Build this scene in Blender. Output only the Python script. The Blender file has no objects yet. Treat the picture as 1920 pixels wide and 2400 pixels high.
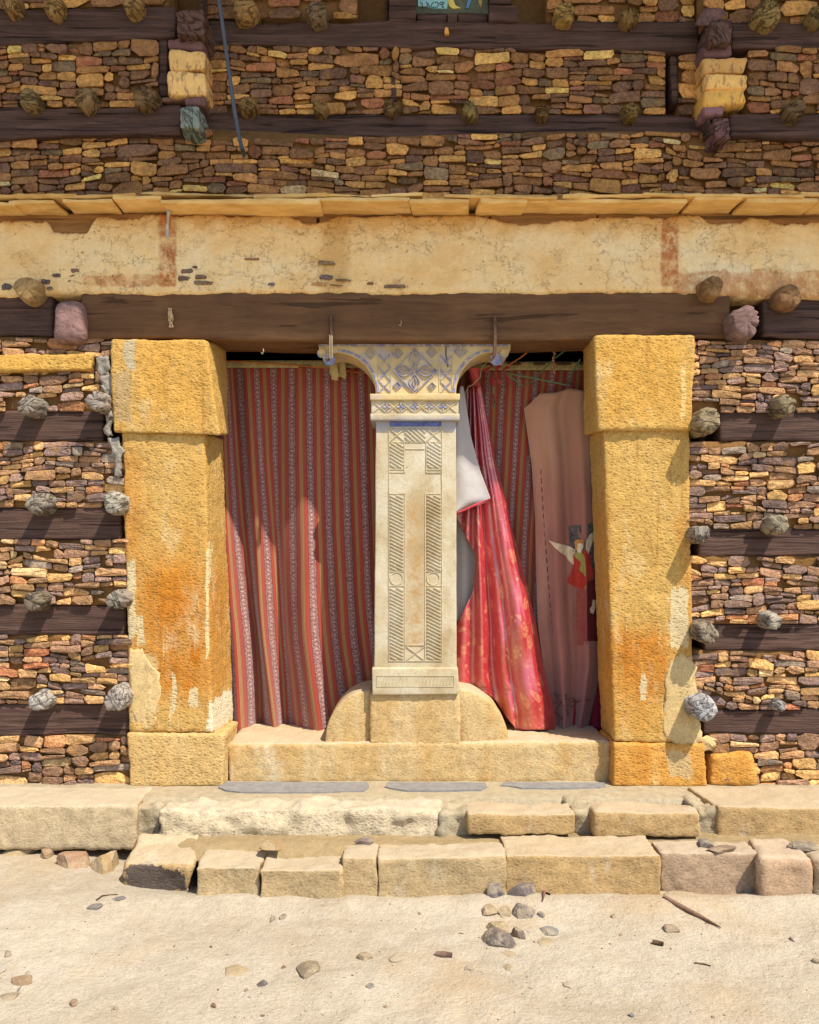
import bpy, math, random
import numpy as np
from mathutils import Vector

# ------------------------------------------------------------------ camera / light
D, F, H = 4.2, 2033.0, 1.472            # camera distance to the wall plane y=0, focal length in photo px, eye height
CX, HY = 960.0, 1280.0                  # vanishing point in photo px (1920 x 2400)
sc = bpy.context.scene
col = sc.collection
cam = bpy.data.cameras.new('camera'); cam_o = bpy.data.objects.new('camera', cam); col.objects.link(cam_o)
cam_o.location = (0, -D, H); cam_o.rotation_euler = (math.pi / 2, 0, 0)
cam.sensor_fit = 'HORIZONTAL'; cam.sensor_width = 36.0; cam.lens = 36.0 * F / 1920.0
cam.shift_y = 80.0 / 1920.0
cam.clip_start = 0.05; cam.clip_end = 2000
sc.camera = cam_o
KS, SX = 2.0, 0.47                      # shadow drop per metre of projection, sideways slope
LD = Vector((-SX, 1.0 / KS, -1.0)).normalized()   # direction the sunlight travels
sun = bpy.data.lights.new('sun', 'SUN'); sun.energy = 4.1; sun.angle = math.radians(0.55); sun.color = (1.0, 0.93, 0.82)
sun_o = bpy.data.objects.new('sun', sun); col.objects.link(sun_o)
sun_o.rotation_euler = LD.to_track_quat('-Z', 'Y').to_euler(); sun_o.location = (3, -6, 8)
wd = bpy.data.worlds.new('World'); sc.world = wd; wd.use_nodes = True
nt = wd.node_tree; nt.nodes.clear()
sky = nt.nodes.new('ShaderNodeTexSky'); sky.sky_type = 'NISHITA'; sky.sun_disc = False
el = math.asin(-LD.z); sky.sun_elevation = el
sky.sun_rotation = math.atan2(-LD.x, -LD.y)
sky.air_density = 1.0; sky.dust_density = 4.0; sky.altitude = 2000
bg = nt.nodes.new('ShaderNodeBackground'); bg.inputs['Strength'].default_value = 0.15
wo = nt.nodes.new('ShaderNodeOutputWorld')
nt.links.new(sky.outputs[0], bg.inputs[0]); nt.links.new(bg.outputs[0], wo.inputs[0])
vs = sc.view_settings; vs.view_transform = 'Standard'; vs.look = 'None'; vs.gamma = 1.0; vs.use_curve_mapping = False
vs.exposure = 0.65

# ------------------------------------------------------------------ helpers
rng = np.random.default_rng(7)
R = random.Random(11)
def W(px, py, y=0.0):
    k = (D + y) / F
    return Vector(((px - CX) * k, y, H - (py - HY) * k))
def Xw(px, y=0.0): return (px - CX) * (D + y) / F
def Zw(py, y=0.0): return H - (py - HY) * (D + y) / F
def G(px, py, z):
    d = (H - z) * F / (py - HY)
    return Vector(((px - CX) * d / F, d - D, z))
def lin(c):
    c = c / 255.0
    return c / 12.92 if c <= 0.04045 else ((c + 0.055) / 1.055) ** 2.4
def rgb(r, g, b, k=1.0): return (min(lin(r) * k, .95), min(lin(g) * k, .95), min(lin(b) * k, .95), 1.0)

def _hash(ix, iy, iz, seed):
    h = (ix * 374761393 + iy * 668265263 + iz * 1274126177 + seed * 974634777) & 0xffffffff
    h = ((h ^ (h >> 13)) * 1274126177) & 0xffffffff
    h = h ^ (h >> 16)
    return (h & 0xffff) / 32767.5 - 1.0
def pn(p, f, seed=0):
    p = np.asarray(p, float) * f
    i = np.floor(p).astype(np.int64); t = p - i; t = t * t * (3 - 2 * t)
    r = 0.0
    for a in (0, 1):
        for b in (0, 1):
            for c in (0, 1):
                w = (t[:, 0] if a else 1 - t[:, 0]) * (t[:, 1] if b else 1 - t[:, 1]) * (t[:, 2] if c else 1 - t[:, 2])
                r = r + w * _hash(i[:, 0] + a, i[:, 1] + b, i[:, 2] + c, seed)
    return r
def fbm(p, f, o=3, seed=0):
    r = 0; a = 1.0
    for k in range(o):
        r = r + a * pn(p, f * 2 ** k, seed + k * 17); a *= 0.5
    return r

WL = {}                                   # world location of every object
def link(name, me, loc, parent):
    o = bpy.data.objects.new(name, me); col.objects.link(o)
    loc = Vector(loc); WL[o.name] = loc
    if parent is not None:
        o.parent = parent; o.location = loc - WL[parent.name]
    else: o.location = loc
    return o
def thing(name, label, cat, loc, group=None):
    o = link(name, None, loc, None); o.empty_display_size = 0.1
    return tag(o, label, cat, group)
def tag(o, label=None, cat=None, group=None, kind=None):
    if label: o['label'] = label
    if cat: o['category'] = cat
    if group: o['group'] = group
    if kind: o['kind'] = kind
    return o
def mobj(name, v, f, mat, parent=None, smooth=True, color=None, uv=None):
    v = np.asarray(v, float)
    lo = v.min(0); hi = v.max(0)
    org = np.array([(lo[0] + hi[0]) / 2, (lo[1] + hi[1]) / 2, lo[2]])
    me = bpy.data.meshes.new(name)
    me.from_pydata((v - org).tolist(), [], [tuple(int(i) for i in q) for q in f]); me.update()
    if smooth: me.polygons.foreach_set('use_smooth', [True] * len(me.polygons))
    if uv is not None:
        l = me.uv_layers.new(name='UVMap')
        vi = np.zeros(len(me.loops), int); me.loops.foreach_get('vertex_index', vi)
        l.data.foreach_set('uv', np.asarray(uv, float)[vi].ravel())
    me.materials.append(mat)
    o = link(name, me, org, parent)
    if color is not None: o.color = color
    return o

class MB:
    """collects pieces into one mesh"""
    def __init__(s): s.v = []; s.f = []
    def add(s, v, f):
        n = len(s.v); s.v += [tuple(p) for p in v]; s.f += [tuple(i + n for i in q) for q in f]; return s
    def box(s, a, b):
        x0, y0, z0 = a; x1, y1, z1 = b
        return s.add([(x0, y0, z0), (x1, y0, z0), (x1, y1, z0), (x0, y1, z0), (x0, y0, z1), (x1, y0, z1), (x1, y1, z1), (x0, y1, z1)],
                     [(0, 3, 2, 1), (4, 5, 6, 7), (0, 1, 5, 4), (1, 2, 6, 5), (2, 3, 7, 6), (3, 0, 4, 7)])
    def tube(s, pts, r, n=7):
        pts = [Vector(p) for p in pts]; v = []; f = []
        for i, p in enumerate(pts):
            t = (pts[min(i + 1, len(pts) - 1)] - pts[max(i - 1, 0)]).normalized()
            a = t.cross(Vector((0, 0, 1)))
            if a.length < .1: a = t.cross(Vector((1, 0, 0)))
            a.normalize(); b = t.cross(a)
            rr = r[i] if isinstance(r, (list, tuple)) else r
            for k in range(n):
                th = 2 * math.pi * k / n
                v.append(p + a * math.cos(th) * rr + b * math.sin(th) * rr)
        for i in range(len(pts) - 1):
            for k in range(n):
                f.append((i * n + k, i * n + (k + 1) % n, (i + 1) * n + (k + 1) % n, (i + 1) * n + k))
        f.append(tuple(range(n))); f.append(tuple((len(pts) - 1) * n + k for k in reversed(range(n))))
        return s.add(v, f)
    def stroke(s, pts, w, y, t, closed=False):
        """raised ridge with a triangular-ish section along points given in photo px; w in px, y plane, t relief height"""
        n = len(pts); P = [Vector((p[0], p[1])) for p in pts]; v = []; f = []
        for i in range(n):
            a = P[(i - 1) % n] if (closed or i > 0) else P[i]
            b = P[(i + 1) % n] if (closed or i < n - 1) else P[i]
            d = (b - a); d = d.normalized() if d.length > 1e-6 else Vector((1, 0)); q = Vector((-d.y, d.x))
            for o_, yy in ((-.5, y + .004), (-.28, y - t), (.28, y - t), (.5, y + .004)):
                c = P[i] + q * w * o_; v.append(W(c.x, c.y, yy))
        for i in range(n if closed else n - 1):
            j = (i + 1) % n
            for k in range(3): f.append((i * 4 + k, i * 4 + k + 1, j * 4 + k + 1, j * 4 + k))
        if not closed:
            f.append((0, 1, 2, 3)); m = (n - 1) * 4; f.append((m + 3, m + 2, m + 1, m))
        return s.add(v, f)
    def prism(s, pts, y0, y1):
        """polygon given in photo px at plane y0, extruded straight back to y1"""
        n = len(pts); a = [W(p[0], p[1], y0) for p in pts]
        v = a + [Vector((p.x, y1, p.z)) for p in a]
        f = [tuple(range(n)), tuple(reversed(range(n, 2 * n)))]
        for i in range(n): f.append((i, i + n, (i + 1) % n + n, (i + 1) % n))
        return s.add(v, f)
    def build(s, name, mat, parent=None, smooth=False, color=None):
        return mobj(name, s.v, s.f, mat, parent, smooth, color)

def block_mesh(c8, r=.015, amp=.005, freq=7., fine=.002, ffreq=45., res=.02, seed=0, amp_edge=None):
    """subdivided rounded box through 8 corners: front TL,TR,BR,BL then back TL,TR,BR,BL"""
    c = [np.array(p, float) for p in c8]
    sx = max(np.linalg.norm(c[1] - c[0]), np.linalg.norm(c[2] - c[3])); sz = max(np.linalg.norm(c[3] - c[0]), np.linalg.norm(c[2] - c[1]))
    sy = np.linalg.norm((c[4] + c[6] - c[0] - c[2]) / 2)
    S = np.array([sx, sy, sz]); r = min(r, .45 * S.min())
    ax = []
    for s_ in S:
        n = max(2, int((s_ - 2 * r) / res) + 1)
        e = [0, r * .15, r * .5, r]
        a = e + [r + (s_ - 2 * r) * k / n for k in range(1, n)] + [s_ - q for q in reversed(e)]
        ax.append(np.array(a))
    nx, ny, nz = [len(a) for a in ax]
    idx = {}; pts = []
    def vid(i, j, k):
        q = (i, j, k)
        if q not in idx: idx[q] = len(pts); pts.append((ax[0][i], ax[1][j], ax[2][k]))
        return idx[q]
    f = []
    for i in range(nx - 1):
        for k in range(nz - 1):
            f.append((vid(i, 0, k), vid(i + 1, 0, k), vid(i + 1, 0, k + 1), vid(i, 0, k + 1)))
            f.append((vid(i, ny - 1, k), vid(i, ny - 1, k + 1), vid(i + 1, ny - 1, k + 1), vid(i + 1, ny - 1, k)))
    for i in range(nx - 1):
        for j in range(ny - 1):
            f.append((vid(i, j, 0), vid(i, j + 1, 0), vid(i + 1, j + 1, 0), vid(i + 1, j, 0)))
            f.append((vid(i, j, nz - 1), vid(i + 1, j, nz - 1), vid(i + 1, j + 1, nz - 1), vid(i, j + 1, nz - 1)))
    for j in range(ny - 1):
        for k in range(nz - 1):
            f.append((vid(0, j, k), vid(0, j, k + 1), vid(0, j + 1, k + 1), vid(0, j + 1, k)))
            f.append((vid(nx - 1, j, k), vid(nx - 1, j + 1, k), vid(nx - 1, j + 1, k + 1), vid(nx - 1, j, k + 1)))
    p = np.array(pts); inn = np.clip(p, r, S - r); d = p - inn
    L = np.linalg.norm(d, axis=1, keepdims=True); nrm = d / np.maximum(L, 1e-9)
    p = inn + nrm * r
    u = p / S; U, V, Z = u[:, :1], u[:, 1:2], u[:, 2:3]     # Z: 0 bottom .. 1 top
    fr = (c[3] * (1 - U) + c[2] * U) * (1 - Z) + (c[0] * (1 - U) + c[1] * U) * Z
    bk = (c[7] * (1 - U) + c[6] * U) * (1 - Z) + (c[4] * (1 - U) + c[5] * U) * Z
    q = fr * (1 - V) + bk * V
    dis = amp * fbm(q, freq, 3, seed) + (fine * pn(q * np.array([1, 1, 1.5]), ffreq, seed + 5) if fine else 0)
    return q + nrm * dis[:, None], f
def pxblock(name, front, yf, yb, mat, parent=None, back=None, color=None, **kw):
    yfs = yf if isinstance(yf, (list, tuple)) else [yf] * 4
    c = [W(p[0], p[1], y) for p, y in zip(front, yfs)]
    b = [Vector((p.x, yb, p.z)) for p in c] if back is None else [W(p[0], p[1], yb) for p in back]
    v, f = block_mesh(c + b, **kw)
    return mobj(name, v, f, mat, parent, True, color)

# ------------------------------------------------------------------ materials
class Mat:
    def __init__(s, name):
        s.m = bpy.data.materials.new(name); s.m.use_nodes = True
        s.t = s.m.node_tree; s.t.nodes.clear()
        s.o = s.n('ShaderNodeOutputMaterial'); s.b = s.n('ShaderNodeBsdfPrincipled')
        s.t.links.new(s.b.outputs[0], s.o.inputs[0]); s._pos = None
    def n(s, ty): return s.t.nodes.new(ty)
    def put(s, sock, v):
        if v is None: return
        if isinstance(v, bpy.types.NodeSocket): s.t.links.new(v, sock)
        else:
            try: sock.default_value = v
            except Exception: sock.default_value = tuple(v)[:len(sock.default_value)]
    def pos(s, sc_=None):
        if s._pos is None: s._pos = s.n('ShaderNodeNewGeometry').outputs['Position']
        if sc_ is None: return s._pos
        k = s.n('ShaderNodeVectorMath'); k.operation = 'MULTIPLY'; s.put(k.inputs[0], s._pos); k.inputs[1].default_value = sc_
        return k.outputs[0]
    def vec(s, a, b, op='ADD'):
        k = s.n('ShaderNodeVectorMath'); k.operation = op; s.put(k.inputs[0], a); s.put(k.inputs[1], b); return k.outputs[0]
    def noise(s, scale, detail=4, rough=.55, vec=None, dist=0.0, colour=False):
        k = s.n('ShaderNodeTexNoise'); s.put(k.inputs['Vector'], vec if vec is not None else s.pos())
        k.inputs['Scale'].default_value = scale; k.inputs['Detail'].default_value = detail; k.inputs['Roughness'].default_value = rough
        k.inputs['Distortion'].default_value = dist
        return k.outputs['Color' if colour else 'Fac']
    def vor(s, scale, feature='F1', vec=None, out='Distance'):
        k = s.n('ShaderNodeTexVoronoi'); k.feature = feature; s.put(k.inputs['Vector'], vec if vec is not None else s.pos())
        k.inputs['Scale'].default_value = scale; return k.outputs[out]
    def ramp(s, fac, stops):
        k = s.n('ShaderNodeValToRGB'); e = k.color_ramp.elements
        while len(e) < len(stops): e.new(0.5)
        for q, (p, c) in zip(e, stops):
            q.position = p; q.color = c if isinstance(c, (tuple, list)) else (c, c, c, 1)
        s.put(k.inputs[0], fac); return k.outputs[0]
    def mix(s, fac, a, b, blend='MIX'):
        k = s.n('ShaderNodeMix'); k.data_type = 'RGBA'; k.blend_type = blend
        s.put(k.inputs[0], fac); s.put(k.inputs[6], a); s.put(k.inputs[7], b); return k.outputs[2]
    def math(s, op, a, b=None, clamp=False):
        k = s.n('ShaderNodeMath'); k.operation = op; k.use_clamp = clamp; s.put(k.inputs[0], a)
        if b is not None: s.put(k.inputs[1], b)
        return k.outputs[0]
    def step(s, v, a, b, lo=0.0, hi=1.0):
        k = s.n('ShaderNodeMapRange'); k.interpolation_type = 'SMOOTHSTEP'; s.put(k.inputs[0], v)
        k.inputs[1].default_value = a; k.inputs[2].default_value = b; k.inputs[3].default_value = lo; k.inputs[4].default_value = hi
        return k.outputs[0]
    def sep(s, v):
        k = s.n('ShaderNodeSeparateXYZ'); s.put(k.inputs[0], v); return k.outputs
    def uv(s): return s.n('ShaderNodeTexCoord').outputs['UV']
    def ocol(s): return s.n('ShaderNodeObjectInfo').outputs['Color']
    def rect(s, x0, x1, z0, z1, soft=.02, warp=.02, wscale=9.):
        """mask of a hand-painted rectangle on the wall, with ragged edges"""
        v = s.sep(s.vec(s.pos(), s.vec(s.vec(s.noise(wscale, 5, .65, colour=True), (.5, .5, .5), 'SUBTRACT'), (warp * 2,) * 3, 'MULTIPLY')))
        a = s.math('MULTIPLY', s.step(v[0], x0 - soft, x0 + soft), s.step(v[0], x1 - soft, x1 + soft, 1, 0))
        b = s.math('MULTIPLY', s.step(v[2], z0 - soft, z0 + soft), s.step(v[2], z1 - soft, z1 + soft, 1, 0))
        return s.math('MULTIPLY', a, b)
    def rag(s, x0, x1, z0, z1, soft=.03, streak=(26, 20, 5), warp=.015):
        """mask of a worn, brushed-on patch: soft rectangle eaten away by streaky noise"""
        v = s.sep(s.vec(s.pos(), s.vec(s.vec(s.noise(11, 4, .6, colour=True), (.5, .5, .5), 'SUBTRACT'), (warp * 2.5,) * 3, 'MULTIPLY')))
        sx = max(soft, (x1 - x0) * .42); sz = max(.05, (z1 - z0) * .22)
        a = s.math('MULTIPLY', s.step(v[0], x0 - sx * .4, x0 + sx * .6), s.step(v[0], x1 - sx * .6, x1 + sx * .4, 1, 0))
        b = s.math('MULTIPLY', s.step(v[2], z0 - sz * .3, z0 + sz), s.step(v[2], z1 - sz, z1 + sz * .3, 1, 0))
        nz = s.ramp(s.noise(1.0, 6, .7, s.pos(streak)), [(.3, 0.), (.7, 1.)])
        return s.step(s.math('SUBTRACT', s.math('MULTIPLY', a, b), s.math('MULTIPLY', nz, .9)), -.02, .14)
    def bump(s, h, strength=.5, dist=.01, normal=None):
        k = s.n('ShaderNodeBump'); s.put(k.inputs['Height'], h); k.inputs['Strength'].default_value = strength
        k.inputs['Distance'].default_value = dist
        if normal is not None: s.put(k.inputs['Normal'], normal)
        return k.outputs[0]
    def done(s, color, rough=.9, normal=None, spec=.2, **kw):
        s.put(s.b.inputs['Base Color'], color); s.put(s.b.inputs['Roughness'], rough); s.put(s.b.inputs['Specular IOR Level'], spec)
        if normal is not None: s.put(s.b.inputs['Normal'], normal)
        for k_, v_ in kw.items(): s.put(s.b.inputs[k_.replace('_', ' ')], v_)
        return s.m

def m_rubble():
    m = Mat('rubble_stone')
    n1 = m.noise(13, 5, .6); n2 = m.noise(60, 4, .68)
    c = m.mix(.6, m.ocol(), m.ramp(n1, [(.3, .6), (.7, 1.4)]), 'MULTIPLY')
    c = m.mix(.85, c, m.ramp(n2, [(.3, .55), (.7, 1.5)]), 'MULTIPLY')
    dust = m.math('MULTIPLY', m.step(m.noise(11, 6, .72), .5, .66), .5)
    c = m.mix(dust, c, rgb(204, 152, 88, .85))
    dark = m.math('MULTIPLY', m.step(m.noise(22, 4, .6, m.pos((.6, 1, 1.6))), .6, .68), .35)
    c = m.mix(dark, c, rgb(78, 58, 54, .7))
    b = m.bump(m.math('ADD', n2, m.math('MULTIPLY', m.noise(150, 3, .6), .5)), 1.0, .018)
    return m.done(c, .92, b, .15)
def m_mortar(name='earth_mortar', base=(205, 158, 92), k=.5):
    m = Mat(name); n = m.noise(24, 6, .65)
    c = m.ramp(n, [(.3, rgb(*base, k * .78)), (.7, rgb(*base, k * 1.08))])
    return m.done(c, .95, m.bump(m.noise(45, 6, .7), .8, .015), .1)
def m_wood(name, dark, light, k=1.0, gs=1.0, bs=.8):
    m = Mat(name)
    p = m.vec(m.pos((1.3, 6, 30 * gs)), m.vec(m.noise(3, 3, .5, colour=True), (.9, .9, .9), 'MULTIPLY'))
    g = m.noise(1.6, 7, .68, p, .4); g2 = m.noise(5.5, 4, .6, m.pos((1.0, 6, 26 * gs)))
    c = m.ramp(g, [(.28, rgb(*dark, k)), (.5, rgb(*[(a + b) / 2 for a, b in zip(dark, light)], k)), (.74, rgb(*light, k))])
    c = m.mix(.45, c, m.ramp(m.noise(5, 4, .6), [(.3, .6), (.7, 1.3)]), 'MULTIPLY')
    crack = m.step(m.noise(3.2, 5, .55, m.pos((.5, 3, 17 * gs)), .6), .36, .41, 1, 0)
    c = m.mix(m.math('MULTIPLY', crack, .65), c, rgb(*dark, k * .25))
    hgt = m.math('SUBTRACT', m.math('ADD', g, m.math('MULTIPLY', g2, .6)), m.math('MULTIPLY', crack, .6))
    return m.done(c, .78, m.bump(hgt, bs, .012), .25)
def m_log(name='weathered_log', amt=.55, bs=.9):
    m = Mat(name); o = m.ocol()
    rnd = m.n('ShaderNodeObjectInfo').outputs['Random']
    off = m.n('ShaderNodeCombineXYZ'); m.put(off.inputs[0], m.math('MULTIPLY', rnd, 40.0)); m.put(off.inputs[2], m.math('MULTIPLY', rnd, 23.0))
    rt = m.n('ShaderNodeVectorRotate'); rt.rotation_type = 'Y_AXIS'; m.put(rt.inputs['Vector'], m.pos()); m.put(rt.inputs['Angle'], m.math('MULTIPLY', rnd, 2.2))
    p = m.vec(m.vec(rt.outputs[0], (1, .25, .38), 'MULTIPLY'), off.outputs[0])
    n = m.noise(60, 5, .7, p); big = m.noise(12, 3, .6)
    fib = m.noise(70, 4, .6, p, .5)
    cr = m.step(m.math('ABSOLUTE', m.math('SUBTRACT', m.noise(26, 4, .6, p, .8), .5)), .004, .035, 1, 0)
    c = m.mix(.75, o, m.ramp(n, [(.28, .5), (.72, 1.4)]), 'MULTIPLY')
    c = m.mix(.5, c, m.ramp(big, [(.3, .7), (.7, 1.25)]), 'MULTIPLY')
    c = m.mix(m.math('MULTIPLY', cr, amt), c, rgb(64, 48, 36, .7))
    h = m.math('SUBTRACT', m.math('ADD', m.math('MULTIPLY', n, .6), m.math('MULTIPLY', fib, .4)), m.math('MULTIPLY', cr, .9))
    return m.done(c, .93, m.bump(h, bs, .012), .12)
def m_hewn(name, base, warm, pale, k, rects=(), orange=None, chis=1.0, streak=.6, dusty=False):
    """chisel-dressed sandstone: base colour, warmer streaks and pale bruises"""
    m = Mat(name)
    st = m.noise(5.5, 5, .6, m.pos((1.6, 1.6, .35)), .5)
    c = m.ramp(st, [(.34, rgb(*base, k)), (.5, rgb(*[(a * .6 + b * .4) for a, b in zip(base, warm)], k)), (.68, rgb(*warm, k))])
    c = m.mix(streak, rgb(*base, k), c)
    if orange:
        for (x0, x1, z0, z1, amt, cc) in orange:
            mk = m.math('MULTIPLY', m.rect(x0, x1, z0, z1, .09, .10, 5), m.ramp(m.noise(9, 4, .6, m.pos((2.2, 1, .4))), [(.3, .45), (.6, 1.0)]))
            c = m.mix(m.math('MULTIPLY', mk, amt), c, cc)
    c = m.mix(.6, c, m.ramp(m.noise(30, 5, .7), [(.25, .68), (.75, 1.28)]), 'MULTIPLY')
    pl = m.math('MULTIPLY', m.step(m.noise(7, 6, .7, m.pos((1.2, 1.2, .45))), .54, .72), .6)
    c = m.mix(pl, c, rgb(*pale, k))
    if orange:
        dr = m.math('MULTIPLY', m.step(m.noise(1.0, 4, .6, m.pos((46, 30, 2.2))), .60, .66), m.step(m.sep(m.pos())[2], Zw(1330, -.11), Zw(1560, -.11)))
        c = m.mix(m.math('MULTIPLY', dr, .65), c, rgb(*pale, k))
        rs = m.math('MULTIPLY', m.step(m.noise(1.0, 5, .65, m.pos((24, 20, 1.6))), .56, .68), .45)
        c = m.mix(rs, c, rgb(178, 112, 42, k))
    for (x0, x1, z0, z1, soft, warp, cc) in rects:
        c = m.mix(m.math('MULTIPLY', m.rag(x0, x1, z0, z1, max(.012, soft * 1.5), (55, 30, 5) if (x1 - x0) < .12 else (16, 16, 12), warp), .9), c, cc)
    wp = m.vec(m.pos((.62, .7, 1.0)), m.vec(m.noise(40, 3, .6, colour=True), (.012,) * 3, 'MULTIPLY'))
    pit = m.step(m.vor(68, 'F1', wp), .12, .48, 1, 0); pit2 = m.step(m.vor(105, 'F1', wp), .15, .5, 1, 0)
    rough_ = m.noise(120, 5, .7)
    c = m.mix(m.math('MULTIPLY', pit, .38 * min(1, chis)), c, rgb(*[q * .74 for q in warm], k))
    c = m.mix(.5, c, m.ramp(rough_, [(.32, .62), (.68, 1.34)]), 'MULTIPLY')
    h = m.math('SUBTRACT', m.math('MULTIPLY', rough_, .7), m.math('ADD', m.math('MULTIPLY', pit, .62), m.math('MULTIPLY', pit2, .4)))
    if dusty:
        nz_ = m.sep(m.n('ShaderNodeNewGeometry').outputs['Normal'])[2]
        c = m.mix(m.math('MULTIPLY', m.step(m.math('ADD', nz_, m.math('MULTIPLY', m.math('SUBTRACT', m.noise(12, 5, .7), .5), .5)), .5, .95), .6), c, m.mix(m.noise(9, 5, .7), rgb(222, 200, 162, .56), rgb(240, 228, 204, .60)))
    return m.done(c, .93, m.bump(h, .46 * chis, .009), .12)
def m_plain(name, c, rough=.8, nz=30, var=.3, bump=.3, spec=.2, bd=.004, **kw):
    m = Mat(name); n = m.noise(nz, 5, .65)
    cc = m.mix(1.0, c, m.ramp(n, [(.25, 1 - var), (.75, 1 + var)]), 'MULTIPLY')
    return m.done(cc, rough, m.bump(n, bump, bd), spec, **kw)

YW = -.09                                # face of the lower rubble walls
M_rub = m_rubble(); M_mor = m_mortar('earth_mortar', (176, 130, 78), .55); M_log = m_log(); M_slog = m_log('smooth_log', .25, .35)
M_beam = m_wood('dark_beam_wood', (60, 43, 36), (114, 86, 74), .95, 1.0, .9)
M_lint = m_wood('lintel_wood', (86, 58, 36), (124, 90, 56), 1.0, .45, .5)
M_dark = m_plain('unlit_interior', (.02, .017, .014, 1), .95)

# ------------------------------------------------------------------ ground
def ground_h(x, y):
    x = np.asarray(x, float); y = np.asarray(y, float)
    t = np.clip((-x - .75) / .9, 0, 1); t = t * t * (3 - 2 * t)
    near = np.clip((y + 1.9) / 1.2, 0, 1); near = near * near * (3 - 2 * near)
    g = .088 + .06 * t * near
    p = np.stack([x, y, np.zeros_like(x)], -1).reshape(-1, 3)
    g = g + .026 * np.exp(-((y + .86) / .10) ** 2) * np.clip((x + 1.3) / .3, 0, 1)
    dd = np.clip(1 - np.hypot(x, y + 2) / 9, 0, 1)
    n = (.010 * fbm(p, 3.2, 3, 3) + .004 * fbm(p, 17., 3, 9) + .005 * np.clip(fbm(p, 8.5, 2, 21), 0, 1)).reshape(x.shape)
    return g + n * dd
def m_ground():
    m = Mat('sandy_dust')
    n = m.noise(2.2, 6, .62); n2 = m.noise(38, 5, .7)
    c = m.ramp(n, [(.3, rgb(224, 206, 176, .51)), (.55, rgb(234, 219, 192, .535)), (.75, rgb(240, 226, 198, 0.543))])
    c = m.mix(.6, c, m.ramp(n2, [(.25, .76), (.75, 1.18)]), 'MULTIPLY')
    c = m.mix(.5, c, m.ramp(m.noise(170, 3, .7), [(.3, .7), (.7, 1.25)]), 'MULTIPLY')
    c = m.mix(m.math('MULTIPLY', m.step(m.noise(6, 6, .7), .52, .66), .45), c, rgb(240, 228, 206, .57))
    wn = m.math('MULTIPLY', m.step(m.noise(1.3, 4, .6), .5, .66), .4)
    c = m.mix(wn, c, rgb(226, 190, 138, .56))
    sp = m.step(m.noise(120, 2, .5), .66, .72)
    c = m.mix(m.math('MULTIPLY', sp, .45), c, rgb(150, 122, 92, .5))
    sp2 = m.step(m.noise(75, 2, .5, m.pos((1, 1.2, 1))), .68, .73)
    c = m.mix(m.math('MULTIPLY', sp2, .5), c, rgb(246, 232, 206, .6))
    h = m.math('ADD', m.math('MULTIPLY', m.noise(14, 6, .68), 1.0), m.math('MULTIPLY', m.noise(85, 4, .6), .35))
    return m.done(c, .96, m.bump(h, .75, .02), .1)
gx = np.concatenate([-np.geomspace(400, 3.1, 26), np.linspace(-3, 3, 241), np.geomspace(3.1, 400, 26)])
gy = np.concatenate([-np.geomspace(400, 4.1, 22), np.linspace(-4, -.2, 170), np.array([.2, .6, 2, 8, 40, 150, 400])])
XX, YY = np.meshgrid(gx, gy)
ZZ = ground_h(XX, YY)
gv = np.stack([XX.ravel(), YY.ravel(), ZZ.ravel()], -1); nxg = len(gx)
gf = [(j * nxg + i, j * nxg + i + 1, (j + 1) * nxg + i + 1, (j + 1) * nxg + i) for j in range(len(gy) - 1) for i in range(nxg - 1)]
g = mobj('ground', gv, gf, m_ground()); tag(g, 'pale sandy dust trodden flat before the steps', None, None, 'structure')
def gz(x, y): return float(ground_h(np.array([x]), np.array([y]))[0])

# ------------------------------------------------------------------ wall core, interior, eaves
XL0, XR0 = -190, 2110                    # built width of the wall in photo px
core = MB()
core.box((-4.5, .12, -.3), (Xw(300, .12), 1.0, 3.2)); core.box((Xw(1640, .12), .12, -.3), (4.5, 1.0, 3.2))
core.box((-4.5, .1201, 2.62), (4.5, 1.0, 6.2))
core.box((Xw(300, .12), .45, -.3), (Xw(1640, .12), 1.0, .55))
c_o = core.build('wall_core', m_mortar('core_mortar', (150, 112, 70), .6)); tag(c_o, kind='structure')
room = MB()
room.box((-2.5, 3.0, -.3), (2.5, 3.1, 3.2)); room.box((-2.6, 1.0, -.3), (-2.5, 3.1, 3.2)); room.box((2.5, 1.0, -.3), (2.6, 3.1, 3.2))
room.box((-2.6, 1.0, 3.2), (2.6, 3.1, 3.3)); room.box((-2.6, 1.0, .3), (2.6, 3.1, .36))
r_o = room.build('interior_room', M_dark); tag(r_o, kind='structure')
# the roof's eaves above the picture keep the upper wall and lintel in shade
eave = thing('roof_eaves', 'timber eaves of the church roof overhanging the upper wall', 'roof', (0, -.6, 4.9))
ye = -1.35; ze = Zw(797, -.1) + KS * (-.1 - ye)
e_top = MB()
e_top.add([(-7, ye, ze), (7, ye, ze), (7, .4, ze + .55), (-7, .4, ze + .55), (-7, ye, ze + .12), (7, ye, ze + .12), (7, .4, ze + .67), (-7, .4, ze + .67)],
          [(0, 3, 2, 1), (4, 5, 6, 7), (0, 1, 5, 4), (1, 2, 6, 5), (2, 3, 7, 6), (3, 0, 4, 7)])
e_top.build('roof_deck', m_plain('roof_boards', rgb(196, 164, 118, .8), .9), eave)

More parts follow.
